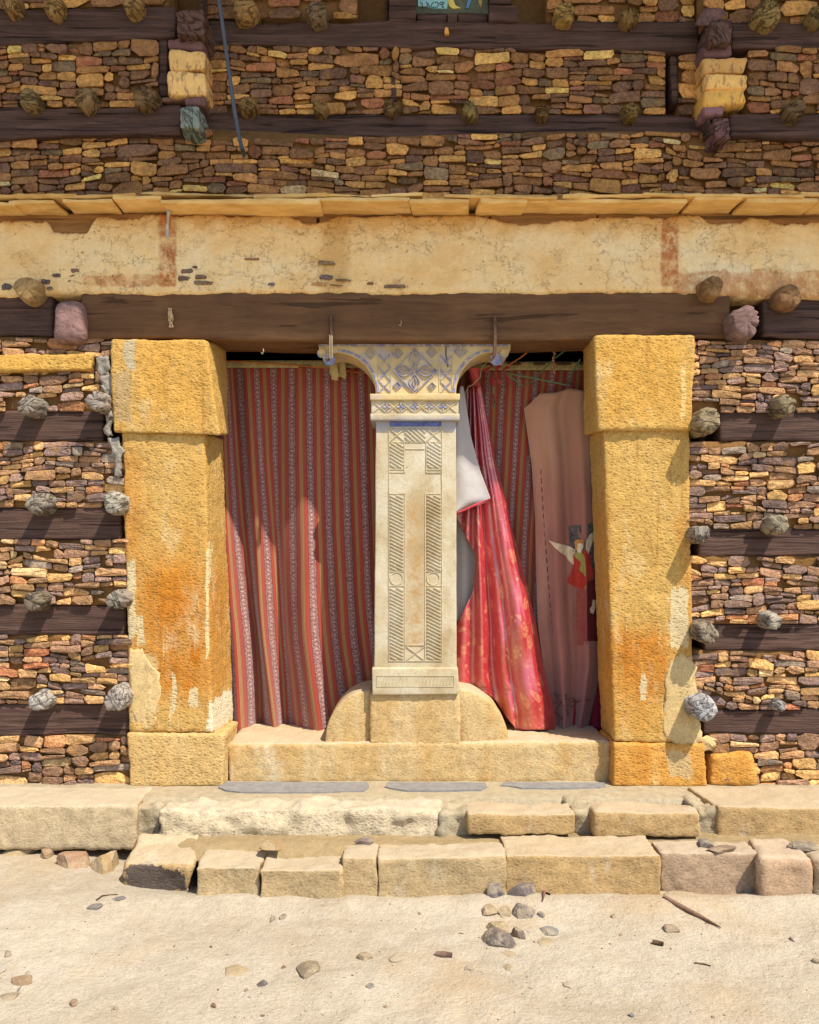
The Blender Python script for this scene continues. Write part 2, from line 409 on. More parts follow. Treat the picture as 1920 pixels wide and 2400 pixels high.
# ------------------------------------------------------------------ rubble masonry
PAL_LOW = [((138, 112, 98), 3.2), ((126, 104, 94), 2.2), ((148, 114, 88), 3.2), ((164, 126, 90), 3.0), ((186, 146, 98), 2.4), ((202, 158, 98), 1.6),
           ((174, 122, 82), 1.0), ((204, 172, 122), .6), ((138, 122, 106), 1.0), ((168, 108, 76), .4)]
PAL_UP = [((124, 90, 62), 3.4), ((110, 82, 62), 2.4), ((138, 98, 62), 3.2), ((156, 112, 66), 2.8), ((184, 136, 76), 2.4), ((202, 154, 88), 1.3),
          ((138, 90, 62), 1.0), ((118, 98, 72), 1.0), ((124, 86, 68), .4), ((196, 164, 114), .3)]
def pick(pal):
    t = R.random() * sum(w for _, w in pal)
    for c, w in pal:
        t -= w
        if t <= 0: break
    j = R.uniform(.84, 1.16)
    return tuple(q * j for q in c)
def stone_mesh(poly, yf, yb, bev, tilt):
    """irregular stone: outline in photo px at its own face plane, chamfered and domed front"""
    n = len(poly); cx = sum(p[0] for p in poly) / n; cy = sum(p[1] for p in poly) / n
    v = []
    for (k, yy, jit) in ((1.0, yb, 0), (1.0, yf + bev * 1.1, 0), (None, yf + bev * .3, .5), (None, yf, 1)):
        for (x, y) in poly:
            if k is None:
                d = math.hypot(x - cx, y - cy); ins = (bev * 480) * (.35 if jit == .5 else 1.3)
                kk = max(.35, 1 - ins / max(d, 1e-3)); q = (cx + (x - cx) * kk, cy + (y - cy) * max(.3, kk - .06))
            else: q = (x, y)
            w = W(q[0], q[1], yy)
            w.y += (R.uniform(-.003, .003) * jit) + tilt[0] * (q[0] - cx) / 480 * (jit > 0) + tilt[1] * (q[1] - cy) / 480 * (jit > 0)
            v.append(w)
    c = W(cx, cy, yf - R.uniform(0, .004)); v.append(c); f = []
    for r_ in range(3):
        for i in range(n):
            j = (i + 1) % n
            f.append((r_ * n + i, r_ * n + j, (r_ + 1) * n + j, (r_ + 1) * n + i))
    for i in range(n): f.append((3 * n + i, 3 * n + (i + 1) % n, 4 * n))
    return v, f
def stone_poly(x0, x1, bl, br, tl, tr, gap=.45):
    """outline with knocked-off corners; bl/br bottoms, tl/tr tops at left/right (px, y down)"""
    x0 += gap; x1 -= gap; bl -= gap; br -= gap; tl += gap; tr += gap
    w = x1 - x0; h = ((bl - tl) + (br - tr)) / 2
    c = [min(w * .34, h * (R.uniform(.06, .34) if R.random() < .7 else R.uniform(.4, 1.1))) for _ in range(4)]
    d = [max(.8, h * (R.uniform(.06, .32) if R.random() < .7 else R.uniform(.3, .5))) for _ in range(4)]
    lerp = lambda a, b, t: a + (b - a) * t
    jx = lambda: R.uniform(-1, 1) * min(1.6, w * .04)
    jy = lambda: R.uniform(-1, 1) * min(1.5, h * .08)
    pts = [(x0 + jx() * .4, bl - d[0]), (x0 + c[0], lerp(bl, br, c[0] / w))]
    pts += [(lerp(x0, x1, R.uniform(.4, .6)), (bl + br) / 2 + jy())]
    pts += [(x1 - c[1], lerp(bl, br, 1 - c[1] / w)), (x1 + jx() * .4, br - d[1]), (x1 + jx(), tr + d[2]), (x1 - c[2], lerp(tl, tr, 1 - c[2] / w) + jy())]
    pts += [(lerp(x0, x1, R.uniform(.3, .7)), (tl + tr) / 2 + jy() - .5), (x0 + c[3], lerp(tl, tr, c[3] / w) + jy()), (x0 + jx(), tl + d[3])]
    return pts
def rubble(panel, x0, x1, top, bot, y, pal, hm=21, wm=50, holes=(), big=()):
    """pack stones upwards course by course on an uneven skyline"""
    N = int((x1 - x0) / 2); xs = [x0 + 2 * i for i in range(N + 1)]
    f = lambda q, x: q(x) if callable(q) else q
    sky = [f(bot, x) for x in xs]; tp = [f(top, x) for x in xs]
    out = []; guard = 0
    blocked = [False] * N
    while guard < 6000:
        guard += 1
        cand = [(sky[i] - (0 if sky[i] - tp[i] > 5 else 1e6), i) for i in range(N)]
        s, i = max(cand)
        if s < -1e5: break
        a = b = i
        while a > 0 and abs(sky[a - 1] - sky[i]) < 6.5 and sky[a - 1] - tp[a - 1] > 5: a -= 1
        while b < N - 1 and abs(sky[b + 1] - sky[i]) < 6.5 and sky[b + 1] - tp[b + 1] > 5: b += 1
        L = (b - a + 1) * 2
        h = max(7.5, R.gauss(hm, hm * .36)); 
        if R.random() < .12: h *= 1.45
        w = h * R.uniform(1.7, 4.6) if h < 24 else h * R.uniform(1.5, 3.0)
        w = .6 * w + .4 * max(22, R.gauss(wm, wm * .4))
        if L < 15:                          # too narrow for a stone: earth fill
            lv = min(sky[a - 1] if a > 0 else 1e9, sky[b + 1] if b < N - 1 else 1e9)
            for j in range(a, b + 1): sky[j] = min(sky[j] - 3, max(lv, tp[j])) if lv < 1e8 else sky[j] - 8
            continue
        if L - w < 22: w = L if L < w * 1.6 else L / 2
        k = max(3, int(w / 2))
        s0 = a if R.random() < .5 else max(a, b - k + 1)
        s1 = min(b, s0 + k - 1)
        if s1 - s0 < 3: s0, s1 = a, b
        bl = sky[s0] ; br = sky[s1]; rem = min(sky[s0] - tp[s0], sky[s1] - tp[s1])
        if rem - h < 8: h = rem if rem < h * 1.5 else rem / 2
        lean = R.gauss(0, 2.2)
        lo = (bl + br) / 2
        tl = max(tp[s0], lo + (bl - lo) * .5 - h + lean); tr = max(tp[s1], lo + (br - lo) * .5 - h - lean)
        if s0 > 0 and abs(sky[s0 - 1] - tl) < 6: tl = max(tp[s0], .3 * tl + .7 * sky[s0 - 1])
        if s1 < N - 1 and abs(sky[s1 + 1] - tr) < 6: tr = max(tp[s1], .3 * tr + .7 * sky[s1 + 1])
        for j in range(s0, s1 + 1): sky[j] = tl + (tr - tl) * (j - s0) / max(1, s1 - s0)
        xa, xb = x0 + 2 * s0, x0 + 2 * s1 + 2
        if min(bl - tl, br - tr) < 6: continue
        out.append((xa, xb, bl, br, tl, tr))
    for (xa, xb, bl, br, tl, tr) in out:
        cx, cy = (xa + xb) / 2, (bl + br + tl + tr) / 4
        if any((cx - hx) ** 2 + (cy - hy) ** 2 < (hr * .85) ** 2 for hx, hy, hr in holes): continue
        yf = y + R.gauss(0, .008) - (.010 if R.random() < .12 else 0)
        v, fc = stone_mesh(stone_poly(xa, xb, bl, br, tl, tr), yf, y + .07, R.uniform(.0035, .0075), (R.gauss(0, .06), R.gauss(0, .09)))
        c = pick(pal)
        mobj('stone', v, fc, M_rub, panel, False, rgb(*c, 1.28 if pal is PAL_LOW else 1.55))
    for (poly, c, dy) in big:
        v, fc = stone_mesh(poly, y + dy, y + .07, .012, (0, 0)); mobj('stone', v, fc, M_rub, panel, True, rgb(*c, .95 if pal is PAL_LOW else 1.25))
def wall_panel(label, x0, x1, top, bot, y, pal, **kw):
    f = lambda q, x: q(x) if callable(q) else q
    pn_ = thing('rubble_wall', label, 'wall', W((x0 + x1) / 2, f(bot, (x0 + x1) / 2), y), 'rubble panels between the timbers')
    n = max(4, int((x1 - x0) / 14)); m_ = 12; v = []; fc = []
    for j in range(m_ + 1):
        for i in range(n + 1):
            x = x0 + (x1 - x0) * i / n; t = f(top, x); b = f(bot, x); v.append(W(x, t + (b - t) * j / m_, y + .028))
    v = np.array([tuple(p) for p in v]); v[:, 1] += .009 * fbm(v, 14, 3, 5)
    for j in range(m_):
        for i in range(n): q = j * (n + 1) + i; fc.append((q, q + n + 1, q + n + 2, q + 1))
    nb = len(v); back = np.array([[v[i][0], .13, v[i][2]] for i in (0, n, m_ * (n + 1) + n, m_ * (n + 1))])
    v = np.vstack([v, back])
    fc += [tuple(list(range(0, n + 1)) + [nb + 1, nb]), tuple([m_ * (n + 1) + i for i in range(n, -1, -1)] + [nb + 3, nb + 2])]
    fc += [tuple([j * (n + 1) for j in range(m_, -1, -1)] + [nb, nb + 3]), tuple([j * (n + 1) + n for j in range(m_ + 1)] + [nb + 2, nb + 1])]
    mobj('mortar', v, fc, M_mor, pn_)
    rubble(pn_, x0, x1, top, bot, y, pal, **kw)
    return pn_

GREY = (168, 156, 138); BROWN = (158, 124, 76); DBR = (92, 70, 62)
LOGS = [  # px, py, radius px, plane of the wall behind, projection, colour, label
 (20, 2, 27, -.1, .12, BROWN, 'ochre brown log end cut off by the top edge beside the far left corner'),
 (122, 10, 27, -.1, .12, BROWN, 'ochre brown log end above the top beam, second along from the outer corner'),
 (310, 6, 28, -.1, .12, BROWN, 'ochre brown log end above the top beam beside the squared beam end'),
 (572, 15, 32, 0, .14, BROWN, 'large ochre brown log end just right of the hanging cable at the top'),
 (742, 24, 30, 0, .13, (126, 104, 76), 'grey brown log end above the top beam next to the window post'),
 (1325, 26, 28, 0, .13, (164, 132, 74), 'ochre furry log end just right of the painted window'),
 (1478, 36, 24, 0, .12, (128, 100, 58), 'small olive brown log end between the window and the projecting quoin'),
 (1803, 27, 36, -.1, .14, (150, 124, 76), 'large fibrous log end on the projecting bay above its top beam'),
 (1918, 34, 24, -.1, .12, (130, 108, 66), 'fibrous log end at the outer margin above the top beam'),
 (65, 229, 27, -.1, .12, (140, 116, 76), 'brown log end over the second beam nearest the outer corner'),
 (196, 227, 29, -.1, .12, (140, 112, 74), 'brown log end over the second beam, middle one of three'),
 (338, 223, 31, -.1, .13, (122, 96, 62), 'dark cracked log end over the second beam beside the upright post'),
 (579, 243, 24, 0, .12, (144, 112, 66), 'furry log end over the second beam just right of the cable'),
 (750, 250, 21, 0, .11, (136, 106, 60), 'small furry log end over the second beam, second from the cable'),
 (917, 249, 19, 0, .11, (128, 100, 62), 'small log end under a thin upright stick in the stonework'),
 (1103, 256, 23, 0, .12, (132, 112, 66), 'olive log end over the second beam under the painted window'),
 (1272, 258, 20, 0, .11, (120, 90, 52), 'small rough log end over the second beam between two olive ones'),
 (1480, 258, 23, 0, .12, (128, 102, 58), 'ochre log end over the second beam nearest the recess corner'),
 (1868, 254, 28, -.1, .13, (120, 96, 66), 'cracked log end over the second beam of the projecting bay'),
 (60, 675, 34, -.11, .08, (172, 140, 92), 'smooth tan log end set in the plaster frieze beside the cut purple log'),
 (1672, 671, 30, -.11, .08, (146, 112, 72), 'tan log end in the red painted frieze nearest the doorway'),
 (1853, 692, 33, -.11, .08, (140, 106, 72), 'tan log end in the red painted frieze farther from the doorway'),
 (1750, 752, 42, -.11, .10, (128, 102, 94), 'big round purple log end on the lintel line above the right wall'),
 (62, 948, 28, YW, .12, GREY, 'grey cracked log end over the top beam left of the doorway, away from the jamb'),
 (224, 938, 29, YW, .12, (182, 166, 150), 'grey log end with a hollow heart beside the cemented jamb head'),
 (84, 1180, 30, YW, .12, GREY, 'grey log end over the second beam left of the doorway, away from the jamb'),
 (264, 1178, 31, YW, .12, (190, 180, 160), 'pale grey log end over the second beam against the left jamb'),
 (76, 1410, 27, YW, .12, (150, 134, 112), 'brownish grey log end over the third beam left of the doorway, away from the jamb'),
 (270, 1406, 28, YW, .12, GREY, 'grey log end over the third beam against the left jamb'),
 (87, 1647, 26, YW, .11, (196, 188, 174), 'small whitish log end over the lowest beam left of the doorway'),
 (269, 1641, 33, YW, .13, (190, 178, 164), 'big whitish log end over the lowest beam against the left jamb'),
 (1663, 984, 35, YW, .14, (176, 156, 122), 'big split log end under the right jamb head block'),
 (1847, 948, 28, YW, .12, (160, 142, 110), 'tan grey log end over the top beam right of the doorway, away from the jamb'),
 (1646, 1252, 25, YW, .12, GREY, 'cracked grey log end against the right jamb at the second beam'),
 (1829, 1229, 27, YW, .12, (182, 168, 140), 'cracked grey log end over the second beam right of the doorway, away from the jamb'),
 (1660, 1484, 31, YW, .13, (166, 150, 126), 'rough grey log end against the right jamb at the third beam'),
 (1817, 1456, 23, YW, .11, (186, 176, 156), 'small pale log end over the third beam right of the doorway, away from the jamb'),
 (1654, 1664, 36, YW, .14, (194, 190, 186), 'big whitish round log end on the plastered foot of the right jamb'),
 (1832, 1657, 15, YW, .08, (188, 184, 176), 'tiny broken grey log stub over the lowest beam right of the doorway'),
]
HOLES = [(l[0], l[1], l[2]) for l in LOGS]
sl = lambda xa, ya, xb, yb: (lambda x: ya + (yb - ya) * (x - xa) / (xb - xa))
up_top = sl(0, 45, 1630, 52)
# upper wall
wall_panel('sliver of rubble above the top beam on the left projecting bay', XL0, 395, -60, sl(0, 22, 395, 12), -.1, PAL_UP, holes=HOLES, hm=24)
wall_panel('rubble above the top beam between the cable and the window post', 482, 838, -60, 44, 0, PAL_UP, holes=HOLES, hm=24)
wall_panel('rubble above the top beam between the window and the projecting quoin', 1282, 1628, -60, 54, 0, PAL_UP, holes=HOLES, hm=24)
wall_panel('rubble above the top beam on the right projecting bay', 1648, XR0, -60, 60, -.1, PAL_UP, holes=HOLES, hm=25,
           big=[([(1628, 60), (1660, 62), (1690, 46), (1704, 30), (1690, 16), (1650, 20), (1640, 36)], (116, 88, 84), -.02)])
wall_panel('rubble between the two top beams on the left projecting bay', XL0, 372, sl(0, 104, 372, 88), 252, -.1, PAL_UP, holes=HOLES, hm=16)
wall_panel('rubble between the two top beams across the recessed middle', 484, 1560, sl(484, 103, 1560, 116), sl(484, 268, 1560, 268), 0, PAL_UP, holes=HOLES, hm=15.5, wm=52)
wall_panel('narrow strip of rubble beside the thin upright post', 1590, 1642, 124, 270, 0, PAL_UP, holes=HOLES, hm=24, wm=40)
wall_panel('rubble between the two top beams on the right projecting bay', 1752, XR0, 104, 266, -.1, PAL_UP, holes=HOLES, hm=18)
wall_panel('long rubble band between the second beam and the slab ledge', XL0, XR0, lambda x: 308 + 14 * math.exp(-((x - 700) / 420) ** 2) - (18 if 415 < x < 500 else 0), lambda x: 466 if x < 380 else 472, -.06, PAL_UP, holes=HOLES, hm=13.5, wm=52)
# lower walls
Lx = [276, 296, 304, 312, 306]
LB = [(790, 965), (1035, 1190), (1262, 1418), (1487, 1650), (1722, 1842)]
nm = ['topmost', 'second', 'third', 'fourth', 'lowest']
for i, (t, b) in enumerate(LB):
    big = []; tt = t
    if i == 4: big = []
    wall_panel(f'{nm[i]} sunlit rubble panel beside the left jamb', XL0, Lx[i], tt, b, YW, PAL_LOW, holes=HOLES, hm=12.5 if i < 4 else 17, wm=48)
RB = [(797, 968), (1035, 1240), (1302, 1462), (1524, 1664), (1719, 1842)]
Rx = [1616, 1608, 1614, 1618, 1660]
for i, (t, b) in enumerate(RB):
    wall_panel(f'{nm[i]} sunlit rubble panel beside the right jamb', Rx[i], XR0, t, b, YW, PAL_LOW, holes=HOLES, hm=12.8, wm=50)

# ------------------------------------------------------------------ timber beams
def beam(label, x0, x1, t0, b0, t1, b1, y, seed, mat=M_beam, depth=.2):
    o = pxblock('timber_beam', [(x0, t0), (x1, t1), (x1, b1), (x0, b0)], y, y + depth, mat, r=.012, amp=.011, freq=3.2, fine=.003, ffreq=30, res=.028, seed=seed)
    return tag(o, label, 'beam', 'dark horizontal timber beams')
beam('dark top beam on the left projecting bay', XL0, 412, 24, 112, 16, 86, -.105, 1)
beam('long dark top beam across the recessed middle under the painted window', 486, 1636, 45, 103, 52, 120, -.005, 2)
beam('dark top beam on the right projecting bay', 1716, XR0, 50, 110, 66, 112, -.105, 3)
beam('dark second beam on the left projecting bay', XL0, 424, 256, 330, 246, 312, -.105, 4)
beam('long dark second beam across the recessed middle under the rubble', 486, 1650, 268, 336, 270, 328, -.005, 5)
beam('dark second beam on the right projecting bay', 1712, XR0, 268, 318, 270, 326, -.105, 6)
beam('dark lintel line timber left of the purple cut log', XL0, 122, 692, 790, 692, 786, -.085, 7)
beam('dark lintel line timber right of the big purple log end', 1790, XR0, 704, 788, 708, 800, -.085, 8)
LBm = [(242, 962, 1034), (284, 1190, 1264), (294, 1418, 1488), (302, 1650, 1724)]
for i, (x, t, b) in enumerate(LBm):
    beam(f'{nm[i]} dark beam beside the left jamb', XL0, x, t, b, t, b, YW + .018, 20 + i)
RBm = [(1688, 966, 1034), (1640, 1239, 1303), (1652, 1461, 1525), (1650, 1662, 1720)]
for i, (x, t, b) in enumerate(RBm):
    beam(f'{nm[i]} dark beam beside the right jamb', x, XR0, t, b, t, b, YW + .018, 30 + i)
# uprights and squared beam ends on the upper wall
def post(label, q, yf, yb, seed, name='timber_post'):
    o = pxblock(name, q, yf, yb, M_beam, r=.008, amp=.005, freq=6, fine=.002, res=.025, seed=seed); return tag(o, label, 'post')
post('dark upright post between rubble and pale quoin stones', [(372, 90), (392, 88), (392, 224), (374, 224)], -.09, .1, 41)
post('thin dark upright post in the rubble near the recess corner', [(1572, 130), (1586, 132), (1592, 240), (1576, 240)], .0, .1, 42)
post('thin upright stick standing above a small log end', [(918, 160), (927, 165), (930, 232), (914, 232)], .0, .1, 43)
for k, (q, yf, c, lb) in enumerate([
    ([(410, 24), (478, 20), (480, 84), (412, 84)], -.19, (96, 72, 62), 'dark squared beam end jutting out beside the top of the cable'),
    ([(418, 248), (466, 246), (468, 300), (420, 300)], -.2, (128, 136, 124), 'squared beam end with greenish paint beside the cable'),
    ([(1664, 46), (1716, 42), (1718, 100), (1666, 102)], -.19, (98, 76, 66), 'dark cracked squared beam end on the right bay top beam'),
    ([(1672, 272), (1712, 272), (1716, 326), (1676, 326)], -.17, (112, 82, 78), 'purple brown squared beam end on the right bay second beam')]):
    o = pxblock('squared_beam_end', q, yf, .1, M_log, r=.014, amp=.012, freq=9, fine=.006, ffreq=40, res=.014, seed=50 + k, color=rgb(*c, 1.2)); tag(o, lb, 'beam end', 'squared beam ends')
o = pxblock('squared_beam_end', [(122, 700), (190, 698), (196, 800), (118, 800)], -.17, .1, M_slog, r=.05, amp=.004, freq=9, fine=.002, ffreq=40, res=.012, seed=56, color=rgb(128, 100, 94, 1.2))
tag(o, 'tall rounded purple cut log on the lintel line above the left wall', 'beam end', 'squared beam ends')
# dark side boards closing the recess corners
rc = MB(); rc.box((Xw(482, 0) - .004, -.1, Zw(340)), (Xw(482, 0) + .012, .12, Zw(-60))); o = rc.build('corner_board', M_beam); tag(o, 'dark timber return at the left corner of the recess', 'board', 'recess corner boards')
rc = MB(); rc.box((Xw(1643, 0) - .006, -.1, Zw(340)), (Xw(1643, 0) + .01, .12, Zw(-60))); o = rc.build('corner_board', M_beam); tag(o, 'dark timber return at the right corner of the recess', 'board', 'recess corner boards')

# ------------------------------------------------------------------ quoins
def m_quoin():
    m = Mat('quoin_sandstone'); n = m.noise(26, 5, .65)
    c = m.mix(.6, m.ocol(), m.ramp(n, [(.25, .75), (.75, 1.25)]), 'MULTIPLY')
    p = m.sep(m.pos()); st = m.step(m.noise(26, 5, .7, m.pos((1.3, 1, .5))), .52, .58)
    c = m.mix(m.math('MULTIPLY', st, .55), c, rgb(100, 74, 68, 1.1))
    return m.done(c, .92, m.bump(m.noise(60, 4, .6), .5, .01), .15)
M_quo = m_quoin()
ql = thing('quoin_stack', 'stack of pale quoin stones between the upright post and the cable', 'quoin', W(435, 226, -.1))
qr = thing('quoin_stack', 'stack of long pale quoin stones on the projecting right bay corner', 'quoin', W(1700, 262, -.1))
for par, lst in ((ql, [([(390, 88), (476, 86), (476, 116), (392, 112)], (110, 82, 80), -.13), ([(394, 114), (482, 118), (482, 164), (398, 166)], (214, 172, 106), -.14),
                       ([(394, 166), (480, 168), (486, 222), (392, 220)], (226, 182, 114), -.15), ([(374, 222), (440, 220), (444, 236), (374, 238)], (124, 90, 76), -.12),
                       ([(430, 226), (480, 224), (482, 246), (432, 246)], (112, 82, 78), -.14)]),
                 (qr, [([(1646, 106), (1716, 102), (1716, 130), (1650, 132)], (108, 80, 80), -.12), ([(1648, 132), (1756, 132), (1746, 170), (1650, 172)], (196, 150, 88), -.14),
                       ([(1654, 172), (1754, 172), (1752, 206), (1654, 208)], (224, 178, 104), -.15), ([(1652, 207), (1742, 206), (1762, 226), (1706, 250), (1654, 250)], (214, 166, 84), -.14),
                       ([(1650, 248), (1698, 246), (1698, 268), (1652, 270)], (132, 98, 100), -.13)])):
    for k, (q, c, yf) in enumerate(lst):
        if len(q) == 5: q = [q[0], q[1], (q[2][0] - 10, q[2][1] + 14), q[4]]
        pxblock('quoin_stone', q, yf, .08, M_quo, par, r=.016, amp=.007, freq=9, fine=.003, res=.02, seed=60 + k, color=rgb(*c, 1.2))

# ------------------------------------------------------------------ protruding log ends
def log_end(px, py, rp, yw, prot, c, label, seed):
    yt = yw - prot; ce = W(px, py, yt); r = rp * (D + yt) / F
    n = 40; prof = [(yw + .09, 1.0)] + [(yw + .02 - (prot - .01) * t, 1.0 + .03 * math.sin(3 * t)) for t in (0, .25, .5, .75, .92)] \
        + [(yt - .001, .93), (yt - .006, .8), (yt - .008, .5), (yt - .009, .25)]
    v = []; rr = np.random.default_rng(seed)
    ph = rr.uniform(0, 6.28, 4); ell = rr.uniform(-.09, .09); rot = rr.uniform(0, 3)
    cracks = rr.uniform(0, 6.28, 8); cw = rr.uniform(.06, .14, 8); r *= .84 if py > 780 else .86
    for i, (yy, k) in enumerate(prof):
        front = i >= 6
        for a in range(n):
            th = 2 * math.pi * a / n
            rad = r * k * (1 + ell * math.cos(2 * (th - rot)) + .05 * math.sin(3 * th + ph[0]) + .035 * math.sin(5 * th + ph[1]) + .02 * math.sin(11 * th + ph[2]))
            dp = 0
            for cr, w_ in zip(cracks, cw):
                d = abs((th - cr + math.pi) % (2 * math.pi) - math.pi)
                dp = max(dp, max(0, 1 - d / w_))
            if i >= 5: rad *= 1 - .10 * dp * (k > .8)
            v.append((ce.x + rad * math.cos(th), yy + (.016 * dp * min(1, k * 1.2) if front else 0), ce.z + rad * math.sin(th)))
    v.append((ce.x, yt - .008, ce.z))
    v = np.array(v); v += (np.stack([fbm(v, 34, 2, seed), .8 * fbm(v, 30, 2, seed + 3), fbm(v, 34, 2, seed + 7)], -1)) * .0042
    f = []; m_ = len(prof)
    for i in range(m_ - 1):
        for a in range(n): f.append((i * n + a, i * n + (a + 1) % n, (i + 1) * n + (a + 1) % n, (i + 1) * n + a))
    for a in range(n): f.append(((m_ - 1) * n + a, (m_ - 1) * n + (a + 1) % n, m_ * n))
    o = mobj('log_end', v, [tuple(reversed(q)) for q in f], M_slog if 600 < py < 780 else M_log, None, True, rgb(*[q * .93 for q in c], .8 if py > 780 else 1.15))
    return tag(o, label, 'log end', 'round log ends jutting from the wall')
for i, l in enumerate(LOGS):
    l = list(l)
    if l[1] < 300: l[4] *= .62
    log_end(*l, seed=100 + i)

# ------------------------------------------------------------------ plaster frieze
YF = -.112
def m_plaster():
    m = Mat('ochre_plaster'); k = 1.12
    n = m.noise(3.2, 6, .62, m.pos((1, 1, 1.5))); n2 = m.noise(26, 6, .7)
    c = m.ramp(n, [(.3, rgb(226, 182, 116, k)), (.5, rgb(236, 202, 142, k)), (.7, rgb(240, 216, 168, k))])
    c = m.mix(.5, c, m.ramp(n2, [(.25, .8), (.75, 1.15)]), 'MULTIPLY')
    # browner band under the ledge and washed stains
    z = m.sep(m.pos())[2]
    up = m.math('MULTIPLY', m.step(m.math('ADD', z, m.math('MULTIPLY', m.math('SUBTRACT', m.noise(7, 5, .7), .5), .28)), Zw(560, YF), Zw(500, YF)), .75)
    c = m.mix(up, c, rgb(196, 146, 74, k))
    st = m.rect(Xw(755, YF), Xw(815, YF), Zw(690, YF), Zw(480, YF), .03, .04, 9)
    c = m.mix(m.math('MULTIPLY', st, .55), c, rgb(190, 140, 70, k))
    red = rgb(178, 104, 54, k)
    for (x0, x1, t, b, a, wp) in ((374, 414, 490, 672, .85, .012), (200, 400, 645, 672, .65, .03), (1550, 1590, 500, 672, .9, .012), (1575, XR0, 636, 696, .62, .035)):
        mk = m.math('MULTIPLY', m.rect(Xw(x0, YF), Xw(x1, YF), Zw(b, YF), Zw(t, YF), .008, wp, 16), m.ramp(m.noise(20, 5, .7), [(.36, .15), (.55, 1.0)]))
        c = m.mix(m.math('MULTIPLY', mk, a), c, red)
    # fine dark pits and hair cracks
    cr = m.step(m.vor(7, 'DISTANCE_TO_EDGE', m.vec(m.pos((1, 1, 1.3)), m.vec(m.noise(9, 5, .7, colour=True), (.3,) * 3, 'MULTIPLY'))), .0, .016, 1, 0)
    cr = m.math('MULTIPLY', cr, m.step(m.noise(4, 3, .5), .42, .52))
    c = m.mix(m.math('MULTIPLY', cr, .38), c, rgb(140, 96, 52, k))
    c = m.mix(m.math('MULTIPLY', m.step(m.noise(13, 6, .75, m.pos((1, 1, 1.6))), .56, .68), .25), c, rgb(196, 142, 78, k))
    pit = m.step(m.noise(46, 3, .5), .685, .715)
    c = m.mix(m.math('MULTIPLY', pit, .5), c, rgb(110, 78, 46, k))
    h = m.math('SUBTRACT', m.math('ADD', m.noise(9, 6, .7), m.math('MULTIPLY', m.noise(60, 4, .6), .3)), m.math('ADD', m.math('MULTIPLY', cr, .15), m.math('MULTIPLY', pit, .2)))
    return m.done(c, .93, m.bump(h, .8, .04), .12)
fr = thing('plaster_frieze', 'flaking ochre plaster frieze with red painted frames above the lintel', 'frieze', W(960, 690, YF))
xs = np.arange(XL0, XR0 + 1, 5.0)
def nz1(x, f, s): return fbm(np.stack([x, x * 0 + s, x * 0], -1), f, 3, s)
top = 503 + 6 * np.clip(nz1(xs, 1 / 60, 3), -.4, 2) + 4 * np.abs(nz1(xs, 1 / 14, 8))
for (c0, w0, d0) in ((165, 48, 38), (-80, 90, 14), (60, 40, 14), (300, 34, 8), (1260, 110, 12), (1700, 46, 18), (1880, 60, 16), (740, 36, 12)):
    top += d0 * np.clip(1.6 * np.exp(-((xs - c0) / w0) ** 4), 0, 1)
bot = 688 + 4 * nz1(xs, 1 / 180, 5) + 2.5 * nz1(xs, 1 / 22, 6) + np.where(xs > 1500, (xs - 1500) / 420 * 12, 0)
NR = 34; v = []
for j in range(NR + 1):
    t = j / NR; py = top + (bot - top) * t; v.append(np.stack([(xs - CX) * (D + YF) / F, np.full_like(xs, YF), H - (py - HY) * (D + YF) / F], -1))
v = np.array(v); sh = v.shape; fl = v.reshape(-1, 3)
fl[:, 1] += -.010 * fbm(fl, 2.6, 3, 31) - .005 * fbm(fl, 12, 3, 37)
v = fl.reshape(sh); v[0, :, 1] += .012; v[-1, :, 1] += .012; v[-2, :, 1] += .003
back0 = v[0].copy(); back0[:, 1] = .05; back1 = v[-1].copy(); back1[:, 1] = .05
v = np.concatenate([back0[None], v, back1[None]]); nr, nc = v.shape[:2]
f = [(j * nc + i, (j + 1) * nc + i, (j + 1) * nc + i + 1, j * nc + i + 1) for j in range(nr - 1) for i in range(nc - 1)]
mobj('plaster', v.reshape(-1, 3), f, m_plaster(), fr)
M_fw = m_wood('frieze_wood', (108, 74, 40), (164, 122, 70), 1.2, .8, .6)
for k, (x0, x1, a, b) in enumerate(((XL0, 372, 500, 556), (378, 742, 492, 552), (748, 1146, 498, 552), (1150, 1400, 498, 532), (1404, XR0, 500, 556))):
    pxblock('backing_plank', [(x0, a), (x1, a), (x1, b), (x0, b)], YF + .014, .04, M_fw, fr, r=.006, amp=.004, freq=5, fine=.002, res=.04, seed=70 + k)
